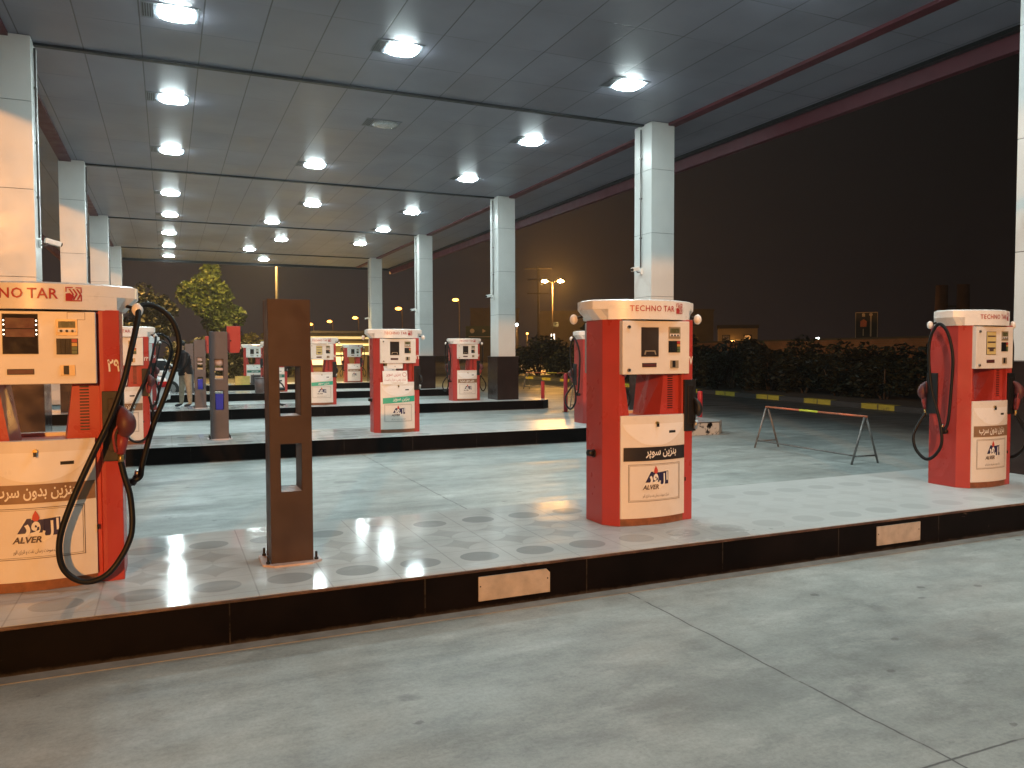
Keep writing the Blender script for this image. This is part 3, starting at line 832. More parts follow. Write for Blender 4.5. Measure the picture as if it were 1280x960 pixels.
pump(7.84, yc(1), 'petrol pump almost wholly hidden behind the black banded pump', 'band_brown', PLAIN, 'glass', '۱۹', ('B', 'B'))
pump(XL, yc(2), 'petrol pump hidden behind pump 23, its red hood showing beside that header', 'band_brown', PLAIN, 'glass', '۱۷', ('A', 'A'))
pump(3.79, yc(2), 'petrol pump with yellow paper in its screen and green band, beside the tall brown post', 'band_green', SUPER, 'yellow', '۱۵')
pump(7.97, yc(2), 'petrol pump with beige band beside the column with dark cladding, hose hanging at its side', 'band_brown', PLAIN, 'glass', '۱۳', ('B', 'B'))
pump(XM, yc(3), 'petrol pump with dark teal band seen through the openings of the brown post', 'band_teal', SUPER, 'glass', '۹', simple=True)
pump(XR, yc(3), 'petrol pump behind the one with the handwritten notice, mostly hidden', 'band_brown', PLAIN, 'glass', '۷', ('B', 'B'), simple=True)
pump(XM, yc(4), 'small far petrol pump with dark teal band next to the grey bin', 'band_teal', SUPER, 'glass', '۳', simple=True)
pump(8.18, yc(4), 'small far petrol pump on the last island with a plain pale door', 'band_brown', PLAIN, 'glass', '۱', ('B', 'B'), simple=True)

# handwritten notice and a second sheet on the green-banded pump: they rest in the opening, things of their own
t = thing('paper_notice', 'white sheet with red handwriting propped above the green banded door', 'notice', (3.63, yc(1) - .30, 1.125))
b = MB().mat('paper'); b.obox((0, .02, .10), (.44, .004, .235), (R(-10), 0, 0)); ob('sheet', b, t)
b = MB().mat('textred')
def srf(x, z):
    q = Euler((R(-10), 0, 0)).to_matrix() @ Vector((x, -.004, z - .10)); return (q.x, q.y + .02, q.z + .10)
put_text(b, persian('بنزین سوپر'), -.03, .145, .075, .26, srf, .0)
put_text(b, persian('ندارد پمپ خراب است'), -.0, .055, .06, .38, srf, .0)
b.tube([srf(.17 + .035 * math.cos(a * .35), .15 + .035 * math.sin(a * .35)) for a in range(19)], .003, 5)
ob('handwriting', b, t)
t = thing('paper_slip', 'small blank white paper strip stuck above the red handwritten sheet', 'paper', (3.63, yc(1) - .275, 1.39))
b = MB().mat('paper'); b.obox((0, 0, .035), (.28, .006, .09), (R(4), 0, 0)); ob('sheet', b, t)
b = MB().mat('textdark'); b.obox((0, -.006, .03), (.008, .002, .02)); ob('mark', b, t)

# ------------------------------------------------------------------ islands
def island(k, label):
    x0, x1 = (-3.4, 10.42)
    t = thing('pump_island', label, 'pump island', (0, Y0 + SP * k, 0), 0, 'raised pump islands')
    c = .32; D = DEP
    plan = [(x0 + c, 0), (x1 - c, 0), (x1, c), (x1, D - c), (x1 - c, D), (x0 + c, D), (x0, D - c), (x0, c)]
    ob('kerb_face', MB().mat('kerbpeel' if k == 1 else 'kerb').prism(plan, 0, .245), t)
    e = .012
    ins = [(x0 + c + e, e), (x1 - c - e, e), (x1 - e, c), (x1 - e, D - c), (x1 - c - e, D - e), (x0 + c + e, D - e), (x0 + e, D - c), (x0 + e, c)]
    ob('paving', MB().mat('paving').prism(ins, .2455, IH), t)
    ob('edge_strip', MB().mat('rust' if k == 0 else 'kerb').box(x0 + c, x1 - c, -.004, .011, .243, IH - .002), t)
    ob('footing', MB().mat('concrete').box(x0 + .1, x1 - .1, -.10 if k == 0 else -.05, -.001, 0, .004), t)
    return t
isl = [island(k, l) for k, l in enumerate((
    'tiled island with black kerb, rusty edge and two bare plates, under the black banded pump',
    'tiled island under pump 23 and the green banded pump with notice, peeling white end',
    'tiled island under the pump with beige band and the person in black',
    'island step beyond the beige banded pump, holding the grey bin',
    'last island step before the dark trees, holding the yellow crate'))]
for (x0, x1, ch) in ((1.80, 2.31, True), (5.31, 5.81, False)):
    b = MB().mat('alu')
    z0, z1 = .055, .212
    poly = [(x0, z0), (x1, z0), (x1, z1 - .025), (x1 - .025, z1), (x0, z1)] if ch else [(x0, z0), (x1, z0), (x1, z1), (x0, z1)]
    b.prism_y(poly, -.010, -.0005)
    o = ob('cover_plate', b, isl[0])
    b = MB().mat('black')
    for x in (x0 + .012, x1 - .018): b.cyl((x, -.0125, .15), (x, -.0095, .15), .005, 8)
    ob('screw', b, o)

# ------------------------------------------------------------------ service posts
def g_post_shell(W=.27, D=.26, H=1.745):
    t = .012; w = W / 2; b = MB(); b.mat('post')
    holes = ((.48, .795), (.98, 1.305)); hx0, hx1 = -.068, .068
    xs = [-w, hx0, hx1, w]; zs = [0] + [z for h in holes for z in h] + [H]
    for y0, y1 in ((-D / 2, -D / 2 + t), (D / 2 - t, D / 2)):
        solid = lambda i, j: 0 <= i < 3 and 0 <= j < 5 and not (i == 1 and j in (1, 3))
        for i in range(3):
            for j in range(5):
                if not solid(i, j): continue
                x0, x1, z0, z1 = xs[i], xs[i + 1], zs[j], zs[j + 1]
                for y in (y0, y1): b.add([(x0, y, z0), (x1, y, z0), (x1, y, z1), (x0, y, z1)], [(0, 1, 2, 3)])
                for di, dj, q in ((-1, 0, [(x0, z0), (x0, z1)]), (1, 0, [(x1, z0), (x1, z1)]), (0, -1, [(x0, z0), (x1, z0)]), (0, 1, [(x0, z1), (x1, z1)])):
                    if not solid(i + di, j + dj): b.add([(*q[0], ), ] if False else [(q[0][0], y0, q[0][1]), (q[1][0], y0, q[1][1]), (q[1][0], y1, q[1][1]), (q[0][0], y1, q[0][1])], [(0, 1, 2, 3)])
    for x0, x1 in ((-w, -w + t), (w - t, w)): b.box(x0, x1, -D / 2 + t, D / 2 - t, 0, H)
    b.box(-w + t, w - t, -D / 2 + t, D / 2 - t, H - .02, H - .004)
    # inner cheeks of the two openings
    for z0, z1 in holes:
        for x in (hx0 - .006, hx1): b.box(x, x + .006, -D / 2 + t, D / 2 - t, z0, z1)
        b.box(hx0, hx1, -D / 2 + t, D / 2 - t, z1, z1 + .006)
    return b
def g_post_shelf(z): return MB().mat('shelf').box(-.068, .068, -.125, .125, z - .012, z - .002)
def g_post_base():
    b = MB().mat('shelf'); c = [(-.19, -.13), (-.12, -.19), (.12, -.19), (.19, -.13), (.19, .13), (.12, .19), (-.12, .19), (-.19, .13)]
    b.prism(c, 0, .012); return b
def g_bolt(sx, sy):
    b = MB().mat('dkmetal'); b.cyl((sx * .155, sy * .12, .012), (sx * .155, sy * .12, .065), .008, 8); b.cyl((sx * .155, sy * .12, .012), (sx * .155, sy * .12, .026), .015, 6); return b
def service_post(k, label, filled, x=.735, y=None):
    t = thing('service_post', label, 'service post', (x, yc(k) if y is None else y, IH), 0, 'service posts on the islands')
    me = cached(('shell', filled), lambda: g_post_shell())
    if filled: me.materials[0] = M['postgrey']
    ob('shell', me, t, bevel=.003)
    ob('base_plate', cached(('base',), g_post_base), t)
    for z in (.48, .98): ob('shelf', cached(('shelf', z), lambda: g_post_shelf(z)), t)
    for sx in (-1, 1):
        for sy in (-1, 1): ob('bolt', cached(('bolt', sx, sy), lambda: g_bolt(sx, sy)), t)
    if filled:
        b = MB().mat('blue'); b.prism([(-.055, -.11), (.055, -.11), (.06, .11), (-.06, .11)], .482, .74, [(-.062, -.118), (.062, -.118), (.062, .118), (-.062, .118)])
        ob('bucket', b, t)
        b = MB().mat('towel'); b.cyl((-.062, -.06, 1.245), (.062, -.06, 1.245), .052, 14); ob('towel_roll', b, t)
        b = MB().mat('towel'); b.box(-.06, .06, -.11, -.02, 1.12, 1.16); ob('towel_stack', b, t)
        b = MB().mat('orangeplastic'); b.box(-.06, .06, -.12, -.03, .99, 1.03); ob('tray', b, t)
    return t
service_post(0, 'tall dark brown steel post with two empty see-through openings near the kerb', False, .735, 5.42)
service_post(1, 'grey brown post with towel roll and blue bucket in its openings, red box behind', True, .76)
service_post(2, 'grey post with blue bucket beside the person in black', True, .76)
service_post(3, 'far grey post half hidden behind two nearer bucket posts', True, .70)
for k, lab in ((1, 'red rounded box hung on the post with the blue bucket nearest the kerb'), (2, 'red rounded box hung on the post beside the person in black')):
    t = thing('extinguisher_box', lab, 'red box', (.76 + .135, yc(k) + .05, 1.66), 0, 'red boxes hung on posts')
    b = MB().mat('red'); b.prism_y([(.002, .08), (.03, .0), (.19, .0), (.215, .08), (.215, .44), (.002, .44)], -.02, .12); ob('case', b, t, bevel=.01)
    b = MB().mat('dkmetal'); b.cyl((.06, -.03, .2), (.06, -.018, .2), .012, 10); ob('catch', b, t)

# ------------------------------------------------------------------ canopy, columns, lights
ZC = 6.25
CX0, CX1, CY0, CY1 = -4.3, 11.2, -7.0, 42.0
cn = thing('canopy', 'grey panelled station canopy with red trim, dark seams and white columns beneath', 'canopy', (0, 0, 0))
ob('ceiling', MB().mat('ceiling').box(CX0, CX1, CY0, CY1, ZC, ZC + .5), cn)
for k in range(-1, 5):
    y = 5.62 + 8.03 * k
    ob('seam', MB().mat('beam').box(-2.0, 9.35, y - .05, y + .05, ZC - .035, ZC - .0005), cn)
for x0, x1 in ((9.30, 9.50), (-2.25, -2.0)):
    ob('red_strip', MB().mat('trimred').box(x0, x1, CY0 + .2, CY1 - .2, ZC - .05, ZC - .0005), cn)
ob('fascia', MB().mat('trimred').box(CX1 - .0, CX1 + .14, CY0 - .14, CY1 + .14, ZC - .30, ZC + .75), cn)
ob('fascia', MB().mat('trimred').box(CX0 - .14, CX0, CY0 - .14, CY1 + .14, ZC - .30, ZC + .75), cn)
ob('fascia', MB().mat('beam').box(CX0, CX1, CY1, CY1 + .14, ZC - .12, ZC + .75), cn)
ob('fascia', MB().mat('trimred').box(CX0, CX1, CY0 - .14, CY0, ZC - .30, ZC + .75), cn)
ob('edge_trim', MB().mat('beam').box(CX1 - .12, CX1 - .001, CY0, CY1, ZC - .06, ZC - .001), cn)

CW, CD = .54, .62
def g_column():
    b = MB(); b.mat('joint'); b.box(-CW / 2 + .012, CW / 2 - .012, -CD / 2 + .012, CD / 2 - .012, .3, ZC - IH - .004)
    b.mat('panelwhite')
    zs = [0, 1.25, 2.515, 3.785, 5.05, ZC - IH - .003]
    for a, c in zip(zs, zs[1:]): b.box(-CW / 2, CW / 2, -CD / 2, CD / 2, a + .004, c - .004)
    return b
def g_cladding():
    b = MB().mat('cladding'); w, d = CW / 2 + .07, CD / 2 + .07; b.box(-w, w, -d, d, 0.001, 1.27)
    b.mat('claddingrim'); b.box(-w - .012, w + .012, -d - .012, d + .012, 1.2705, 1.285); return b
def g_pipe():
    b = MB().mat('panelwhite'); b.mat('claddingrim'); b.cyl((-CW / 2 - .02, .05, 3.12), (-CW / 2 - .02, .05, 5.9), .014, 8)
    for z in (3.7, 4.5, 5.3): b.box(-CW / 2 - .036, -CW / 2 - .001, .025, .075, z, z + .03)
    return b
def cctv(x, y, z, rz, label):
    t = thing('security_camera', label, 'security camera', (x, y, z), rz, 'security cameras on the columns')
    b = MB().mat('white'); b.box(-.028, -.001, -.05, .05, -.06, .06); ob('mount', b, t)
    b = MB().mat('claddingrim'); b.tube([(-.02, 0, -.01), (-.09, 0, -.02), (-.11, 0, .02)], .012, 8); ob('arm', b, t)
    b = MB().mat('white'); b.obox((-.17, -.05, .04), (.22, .085, .075), (0, R(-12), R(25))); ob('housing', b, t, bevel=.01)
    b = MB().mat('glass'); b.cyl((-.268, -.096, .019), (-.285, -.104, .014), .03, 12); ob('lens', b, t)
    return t
COLG = 'white clad canopy columns'
def column(x, k, label, pipe=True, pipe_side=1):
    t = thing('canopy_column', label, 'column', (x + (.045 * k if x > 0 else 0), yc(k) + .02, IH), 0, COLG)
    ob('shaft', cached(('column',), g_column), t)
    ob('base_cladding', cached(('cladding',), g_cladding), t)
    if pipe:
        o = ob('conduit', cached(('pipe',), g_pipe), t)
        if pipe_side < 0: o.rotation_euler = (0, 0, math.pi)
    return t
XCR, XCL = 9.13, -2.0
column(XCR, 0, 'white column behind the pump with the yellow screen, cut by the picture edge')
column(XCR, 1, 'white column rising behind the black banded pump, one side warm lit')
column(XCR, 2, 'white column with dark glossy cladding beside the beige banded pump')
column(XCR, 3, 'white column just behind the header of the pump with the handwritten notice')
column(XCR, 4, 'farthest white column, thin and pale, ahead of the street lamps')
column(XCL, 1, 'large warm lit column behind the pump numbered 29', True, -1)
column(XCL, 2, 'warm lit column, second of the row behind pump 29', True, -1)
column(XCL, 3, 'warm lit column, third and narrower in the row behind pump 29', True, -1)
column(XCL, 4, 'palest and last column of the row behind pump 29', True, -1)
column(XCL, 0, 'column beside pump 29 outside the picture edge', False)
column(XCR, -1, 'column behind the viewer on the near island', False)
for k, lab in ((0, 'white camera on the column behind the yellow screened pump'), (1, 'white camera on the column above the black banded pump'), (2, 'white camera on the column beside the beige banded pump'), (3, 'white camera on the column behind the notice pump'), (4, 'tiny white camera on the farthest pale column')):
    cctv(XCR + .045 * k - CW / 2 - .004, yc(k) + .07, 3.30, 0, lab)
cctv(XCL + CW / 2 + .004, yc(1) + .07, 3.30, math.pi, 'white camera on the warm lit column behind pump 29')

def g_lframe():
    b = MB().mat('fixture'); o, i = .275, .240
    for x0, x1, y0, y1 in ((-o - .16, -i, -o, o), (i, o, -o, o), (-i, i, -o, -i), (-i, i, i, o)): b.box(x0, x1, y0, y1, -.007, -.0008)
    b.mat('beam')
    for k in range(5): b.box(-o - .145 + k * .03, -o - .13 + k * .03, -o + .06, o - .06, -.010, -.0072)
    return b
def g_ldiff(key):
    b = MB().mat(key); b.auto = 50; n = 24; rings = []
    for f, z in ((1., -.001), (.97, -.018), (.86, -.036), (.6, -.05)):
        ring = []
        for i in range(n):
            a = 2 * math.pi * (i + .5) / n; c, q = math.cos(a), math.sin(a)
            rr = .238 * f / (abs(c) ** 3.2 + abs(q) ** 3.2) ** (1 / 3.2)
            ring.append((rr * c, rr * q, z))
        rings.append(ring)
    v = [p for r in rings for p in r]
    fs = [(j * n + i, j * n + (i + 1) % n, (j + 1) * n + (i + 1) % n, (j + 1) * n + i) for j in range(3) for i in range(n)]
    b.add(v, fs + [tuple(range(3 * n, 4 * n))]); return b
LG = 'square lights in the canopy ceiling'
L = [  # x, y on the ceiling, lit, label
    (.20, 11.71, 1, 'lit ceiling light nearest the viewer in the row over the brown post'),
    (3.35, 11.71, 1, 'large lit ceiling light with the strongest glare, in the middle of the canopy'),
    (7.35, 11.71, 1, 'lit ceiling light above the black banded pump in front of its column'),
    (.18, 15.59, 1, 'second lit ceiling light in the row over the brown post'),
    (4.10, 15.62, 0, 'unlit ceiling light with a bare grey reflector'),
    (7.36, 15.66, 1, 'lit ceiling light just beyond the column of the black banded pump'),
    (.17, 19.55, 1, 'third lit ceiling light in the row over the brown post'),
    (3.39, 19.66, 1, 'lit ceiling light with dark louvers just beyond the unlit one'),
    (7.36, 19.62, 1, 'lit ceiling light just before the column with dark cladding'),
    (.17, 24.67, 1, 'fourth lit ceiling light in the row over the brown post'),
    (4.19, 24.8, 1, 'lit ceiling light alone over the pump with yellow paper in its screen'),
    (7.41, 24.95, 1, 'lit ceiling light just beyond the column with dark cladding'),
    (.17, 28.48, 1, 'fifth lit ceiling light in the row over the brown post'),
    (3.44, 28.66, 1, 'lit ceiling light over the lane past the yellow paper pump'),
    (7.46, 28.9, 1, 'lit ceiling light just before the column behind the notice pump'),
    (.15, 32.7, 1, 'sixth lit ceiling light in the row over the brown post'),
    (4.3, 32.9, 1, 'lit ceiling light over the far lane, middle row'),
    (7.5, 32.9, 1, 'lit ceiling light just beyond the column behind the notice pump'),
    (.15, 36.6, 1, 'seventh lit ceiling light in the row over the brown post'),
    (3.4, 36.5, 1, 'small lit ceiling light in the middle row close to the far canopy edge'),
    (.15, 40.4, 1, 'last lit ceiling light in the row over the brown post'),
    (4.4, 40.2, 1, 'last lit ceiling light of the middle row at the canopy edge'),
    (7.35, 7.65, 1, 'lit ceiling light half cut by the top of the picture'),
    (.2, 7.65, 0, 'unlit ceiling light above the viewer over the near lane'),
    (4.1, 7.65, 1, 'ceiling light above the black banded pump outside the picture top'),
    (.2, 3.6, 0, 'unlit ceiling light over the near lane beside pump 29'),
    (3.4, 3.6, 1, 'ceiling light over the near lane between the brown post and the black banded pump'),
    (7.36, 3.6, 1, 'ceiling light over the near lane in front of the yellow screened pump'),
    (3.4, -.4, 0, 'unlit ceiling light straight over the viewer'),
    (7.36, -.4, 1, 'ceiling light beside the viewer over the near lane'),
    (.2, -.4, 0, 'unlit ceiling light behind the viewer over the near lane'),
]
for i, (x, y, lit, lab) in enumerate(L):
    t = thing('ceiling_light', lab, 'ceiling light', (x, y, ZC), 0, LG)
    ob('frame', cached(('lframe',), g_lframe), t)
    ob('diffuser', cached(('ldiff', lit), lambda: g_ldiff('lamp_cool' if lit else 'lamp_off')), t)

# ------------------------------------------------------------------ ground, far kerb, verge
b = MB().mat('ground'); S = 420
b.add([(-S, -S, 0), (S, -S, 0), (S, S, 0), (-S, S, 0)], [(0, 1, 2, 3)]); tag(ob('ground', b), None, None, None, 'structure')
kp_ = [(17.6, 9), (18.1, 13), (18.6, 17), (19.1, 21), (19.6, 26), (20.2, 33), (20.7, 40), (21.0, 48)]
b = MB().mat('roadkerb')
for (x0, y0), (x1, y1) in zip(kp_, kp_[1:]):
    b.add([(x0, y0, 0), (x1, y1, 0), (x1, y1, .15), (x0, y0, .15), (x0 + .3, y0, 0), (x1 + .3, y1, 0), (x1 + .3, y1, .15), (x0 + .3, y0, .15)], [(0, 1, 2, 3), (3, 2, 6, 7), (4, 7, 6, 5)])
tag(ob('kerb', b), None, None, None, 'structure')
M['soil'] = plain('verge_soil', (.06, .05, .035), .95, var=.4, scale=2)
b = MB().mat('soil')
b.add([(x + .3, y, .12) for x, y in kp_] + [(70, 48, .12), (70, 9, .12)], [tuple(range(len(kp_))) + (len(kp_), len(kp_) + 1)])
tag(ob('verge', b), None, None, None, 'structure')

# ------------------------------------------------------------------ barriers and bollards
def barrier(A, B, h, w, label, group='low steel barriers on the forecourt'):
    A, B = Vector((*A, 0)), Vector((*B, 0)); d = (B - A).normalized(); nn = Vector((-d.y, d.x, 0)); r = .0155
    t = thing('barrier', label, 'barrier', tuple((A + B) / 2), 0, group); o = (A + B) / 2
    for P in (A, B):
        for s in (-1, 1):
            ob('leg', MB().mat('rail').tube([P + nn * s * w / 2 - o, P + nn * s * .02 + Vector((0, 0, h - .015)) - o], r, 10), t)
        ob('foot_bar', MB().mat('rail').tube([P - nn * w * .42 + Vector((0, 0, .12)) - o, P + nn * w * .42 + Vector((0, 0, .12)) - o], r * .8, 8), t)
    L0 = (B - A).length
    b = MB().mat('railorange'); H = Vector((0, 0, h)); b.tube([A + H - o - d * .03, A + d * L0 * .37 + H - o], r, 10)
    b.mat('railyellow'); b.tube([A + d * L0 * .37 + H - o, A + d * L0 * .56 + H - o], r * 1.1, 10)
    b.mat('railorange'); b.tube([A + d * L0 * .56 + H - o, B + d * .03 + H - o], r, 10)
    ob('top_bar', b, t)
    ob('low_rail', MB().mat('rail').tube([A + nn * w * .4 * -1 + Vector((0, 0, .13)) - o, B - nn * w * .4 + Vector((0, 0, .13)) - o], r * .85, 8), t)
    return t
barrier((9.48, 10.62), (9.36, 8.42), .70, .5, 'low A-frame steel barrier with yellow taped top bar on open concrete')
barrier((10.9, 20.3), (12.6, 17.6), .75, .5, 'partly hidden steel barrier standing by the taller red bollard')
barrier((15.0, 32.5), (16.5, 30.), .75, .5, 'far barrier with faded red top beside the dark clad column')
def bollard(x, y, h, label):
    t = thing('bollard', label, 'bollard', (x, y, 0), 0, 'red bollards by the island ends')
    ob('post', MB().mat('bollard').tube([(0, 0, 0.005), (0, 0, h - .03), (0, 0, h - .008), (0, 0, h)], [.057, .057, .05, .03], 16), t)
    ob('foot_plate', MB().mat('dkmetal').cyl((0, 0, 0), (0, 0, .012), .1, 16), t)
bollard(10.1, 19.3, 1.07, 'taller red bollard standing between two islands beside a barrier')
bollard(11.05, 22.7, .74, 'short red bollard behind the end of the island with dark clad column')
bollard(11.2, 14.75, .76, 'short red bollard behind the peeling white island end')

# ------------------------------------------------------------------ small things on the islands
t = thing('litter_bin', 'plain grey cylinder bin on the island by the brown post', 'bin', (2.98, 28.95, IH))
b = MB().mat('postgrey'); b.tube([(0, 0, 0), (0, 0, .52)], [.17, .18], 20); ob('body', b, t)
b = MB().mat('claddingrim'); b.tube([(0, 0, .521), (0, 0, .55)], [.19, .185], 20); ob('rim', b, t)
t = thing('swivel_chair', 'black swivel chair seen through the openings of the brown post', 'chair', (2.6, 21.35, IH))
b = MB().mat('black'); b.obox((0, 0, .46), (.42, .42, .07)); ob('seat', b, t, bevel=.02)
b = MB().mat('black'); b.cyl((0, 0, .06), (0, 0, .43), .03, 10); ob('stem', b, t)
for k in range(5):
    a = k * 2 * math.pi / 5 + .3
    ob('leg', MB().mat('black').tube([(0, 0, .08), (.26 * math.cos(a), .26 * math.sin(a), .03)], [.022, .016], 8), t)
for s in (-1, 1):
    ob('armrest', MB().mat('black').tube(spline([(s * .2, -.1, .48), (s * .1, -.12, .62), (-s * .14, -.1, .68)], 5), .02, 8), t)
t = thing('crate', 'yellow plastic crate on the last island before the trees', 'crate', (3.05, 36.9, IH))
b = MB().mat('yellow')
b.box(-.3, .3, -.2, .2, 0, .02); b.box(-.3, .3, -.2, -.18, .0205, .38); b.box(-.3, .3, .18, .2, .0205, .38); b.box(-.3, -.28, -.179, .179, .0205, .38); b.box(.28, .3, -.179, .179, .0205, .38)
ob('body', b, t); ob('rim', MB().mat('yellow').box(-.315, .315, -.215, -.2005, .34, .37), t)
t = thing('vent_cabinet', 'grey slatted cabinet beside the yellow crate', 'cabinet', (3.62, 36.9, IH))
ob('case', MB().mat('postgrey').box(-.2, .2, -.18, .18, 0, .44), t, bevel=.008)
b = MB().mat('black'); [b.box(-.17, .17, -.186, -.181, .05 + k * .06, .08 + k * .06) for k in range(6)]; ob('grille', b, t)
t = thing('jug', 'white jug standing in the opening of pump 23', 'jug', (XL - .02, yc(1) - .13, IH + .888))
b = MB().mat('paper'); b.tube([(0, 0, 0), (0, 0, .16), (0, 0, .21), (0, 0, .235)], [.05, .065, .07, .072], 14); ob('body', b, t)
b = MB().mat('paper'); b.tube(spline([(.065, 0, .19), (.11, 0, .15), (.06, 0, .06)], 5), .01, 8); ob('handle', b, t)

# ------------------------------------------------------------------ cars
def car(x, y, rz, label):
    """saloon: local +x is the nose, rear at x=0"""
    t = thing('car', label, 'car', (x, y, 0), rz, 'white cars at the pumps')
    prof = [(0.03, .32), (0.0, .55), (.02, .88), (.06, .98), (.60, 1.03), (2.95, .98), (4.0, .84), (4.28, .68), (4.32, .42), (4.25, .28), (.12, .24)]
    def g_body():
        b = MB().mat('carwhite'); W = .84; n = len(prof)
        inset = lambda z: W if .35 < z < .85 else W - .06
        v = [(px, -inset(pz), pz) for px, pz in prof] + [(px, inset(pz), pz) for px, pz in prof]
        b.add(v, [tuple(range(n)), tuple(reversed(range(n, 2 * n)))] + [((i + 1) % n, i, n + i, n + (i + 1) % n) for i in range(n)])
        return b
    body = ob('body', cached(('carbody',), g_body), t, bevel=.04)
    def g_cab():
        b = MB().mat('carglass'); lo = [(.50, -.74), (3.0, -.74), (3.0, .74), (.50, .74)]; hi = [(1.02, -.58), (2.28, -.58), (2.28, .58), (1.02, .58)]
        b.prism(lo, 1.0, 1.40, hi); return b
    ob('windows', cached(('carcab',), g_cab), t, bevel=.02)
    def g_roof():
        b = MB().mat('carwhite'); b.prism([(.98, -.6), (2.34, -.6), (2.34, .6), (.98, .6)], 1.395, 1.455, [(1.08, -.5), (2.2, -.5), (2.2, .5), (1.08, .5)])
        for s in (-1, 1):
            for a, c in (((.52, .745), (1.0, .59)), ((1.72, .745), (1.70, .595)), ((2.98, .745), (2.32, .59))):
                b.tube([(a[0], s * a[1], 1.0), (c[0], s * c[1], 1.42)], .032, 6)
        return b
    ob('roof', cached(('carroof',), g_roof), t)
    for xx in (.82, 3.45):
        for s in (-1, 1):
            def g_wheel():
                b = MB().mat('wheel'); b.cyl((0, -.1, 0), (0, .1, 0), .315, 22); return b
            w = ob('wheel', cached(('wheel',), g_wheel), t, (xx, s * .76, .315))
            ob('rim', cached(('hub', s), lambda: MB().mat('hub').cyl((0, s * .101, 0), (0, s * .112, 0), .2, 16)), w)
    for s in (-1, 1):
        ob('tail_light', cached(('tail', s), lambda: MB().mat('tail_on').box(-.012, .05, min(s * .5, s * .8), max(s * .5, s * .8), .70, .86)), t)
        ob('side_light', cached(('tails', s), lambda: MB().mat('taillight').box(.02, .26, min(s * .82, s * .852), max(s * .82, s * .852), .70, .86)), t)
    ob('bumper', cached(('bumper',), lambda: MB().mat('carwhite').box(-.06, .10, -.8, .8, .34, .52)), t, bevel=.03)
    ob('number_plate', cached(('plate',), lambda: MB().mat('paper').box(-.02, -.0, -.25, .25, .62, .74)), t)
    return t
car(.0, 25.3, math.pi, 'white saloon car whose red tail light shows beside the person in black')
car(.9, 33.4, math.pi, 'farther white saloon car whose back shows left of the person in black'.replace(' left of', ' just beside'))

# ------------------------------------------------------------------ person
def person(x, y, z, rz, label):
    t = thing('person', label, 'person', (x, y, z), rz)
    V = [((0, 0, .90), .15), ((0, 0, 1.08), .155), ((-.03, 0, 1.27), .175), ((-.06, 0, 1.40), .12), ((-.085, 0, 1.47), .058), ((-.11, 0, 1.53), .07), ((-.115, 0, 1.61), .098), ((-.105, 0, 1.68), .075)]
    E = [(0, 1), (1, 2), (2, 3), (3, 4), (4, 5), (5, 6), (6, 7)]
    def chain(root, pts):
        last = root
        for p, r in pts: V.append((p, r)); E.append((last, len(V) - 1)); last = len(V) - 1
    for s in (-1, 1):
        f = -.05 * s
        chain(0, [((f * .4, s * .10, .82), .11), ((f, s * .115, .48), .075), ((f * 1.2, s * .12, .25), .065), ((f * 1.3, s * .125, .09), .05), ((f * 1.3 - .10, s * .135, .045), .042), ((f * 1.3 - .17, s * .14, .038), .03)])
        chain(2, [((-.04, s * .19, 1.37), .085), ((-.06 - .05 * (s < 0), s * .25, 1.12), .062), ((-.22, s * .21, .98), .05), ((-.34, s * .16, 1.0 + .05 * s), .036), ((-.40, s * .15, 1.01 + .05 * s), .034)])
    me = bpy.data.meshes.new('body'); me.from_pydata([v for v, r in V], E, [])
    o = bpy.data.objects.new('body', me); COL.objects.link(o)
    sk = o.modifiers.new('skin', 'SKIN'); sk.use_smooth_shade = True
    for i, (v, r) in enumerate(V): me.skin_vertices[0].data[i].radius = (r, r * (1.15 if i in (1, 2) else 1.))
    me.skin_vertices[0].data[0].use_root = True
    o.modifiers.new('sub', 'SUBSURF').levels = 2; o.modifiers['sub'].render_levels = 2
    dg = bpy.context.evaluated_depsgraph_get()
    nm = bpy.data.meshes.new_from_object(o.evaluated_get(dg)); bpy.data.objects.remove(o)
    for k in ('jacket', 'trousers', 'skin', 'shoe'): nm.materials.append(M[k])
    for p in nm.polygons:
        c = p.center; p.use_smooth = True
        p.material_index = 3 if c.z < .085 else 1 if c.z < .88 and abs(c.y) < .2 and c.x > -.17 else 2 if c.z > 1.49 or c.x < -.33 else 0
    ob('body', nm, t)
    b = MB().mat('hair'); b.ball((-.10, 0, 1.655), .105, 14, (1.02, .95, .85)); ob('hair', b, t)
    b = MB().mat('jacket'); b.tube([(0.01, 0, .84), (0, 0, .95), (-.01, 0, 1.08)], [.178, .182, .178], 18); ob('jacket_hem', b, t)
    b = MB().mat('skin'); b.ball((-.212, 0, 1.60), .02, 8); ob('nose', b, t)
    for s in (-1, 1):
        for j in range(4):
            zz = 1.01 + .05 * s + .022 - j * .016; ln = (.07, .08, .078, .06)[j]
            ob('finger', MB().mat('skin').tube([(-.405, s * .15, zz), (-.405 - ln * .6, s * .145, zz - .004), (-.405 - ln, s * .125, zz - .02)], [.0095, .009, .007], 6), t)
        ob('thumb', MB().mat('skin').tube([(-.38, s * .135, 1.03 + .05 * s), (-.425, s * .105, 1.025 + .05 * s)], [.011, .008], 6), t)
    return t
person(.42, 22.15, IH, R(20), 'person in black jacket and beige trousers standing on the island by the bucket post')

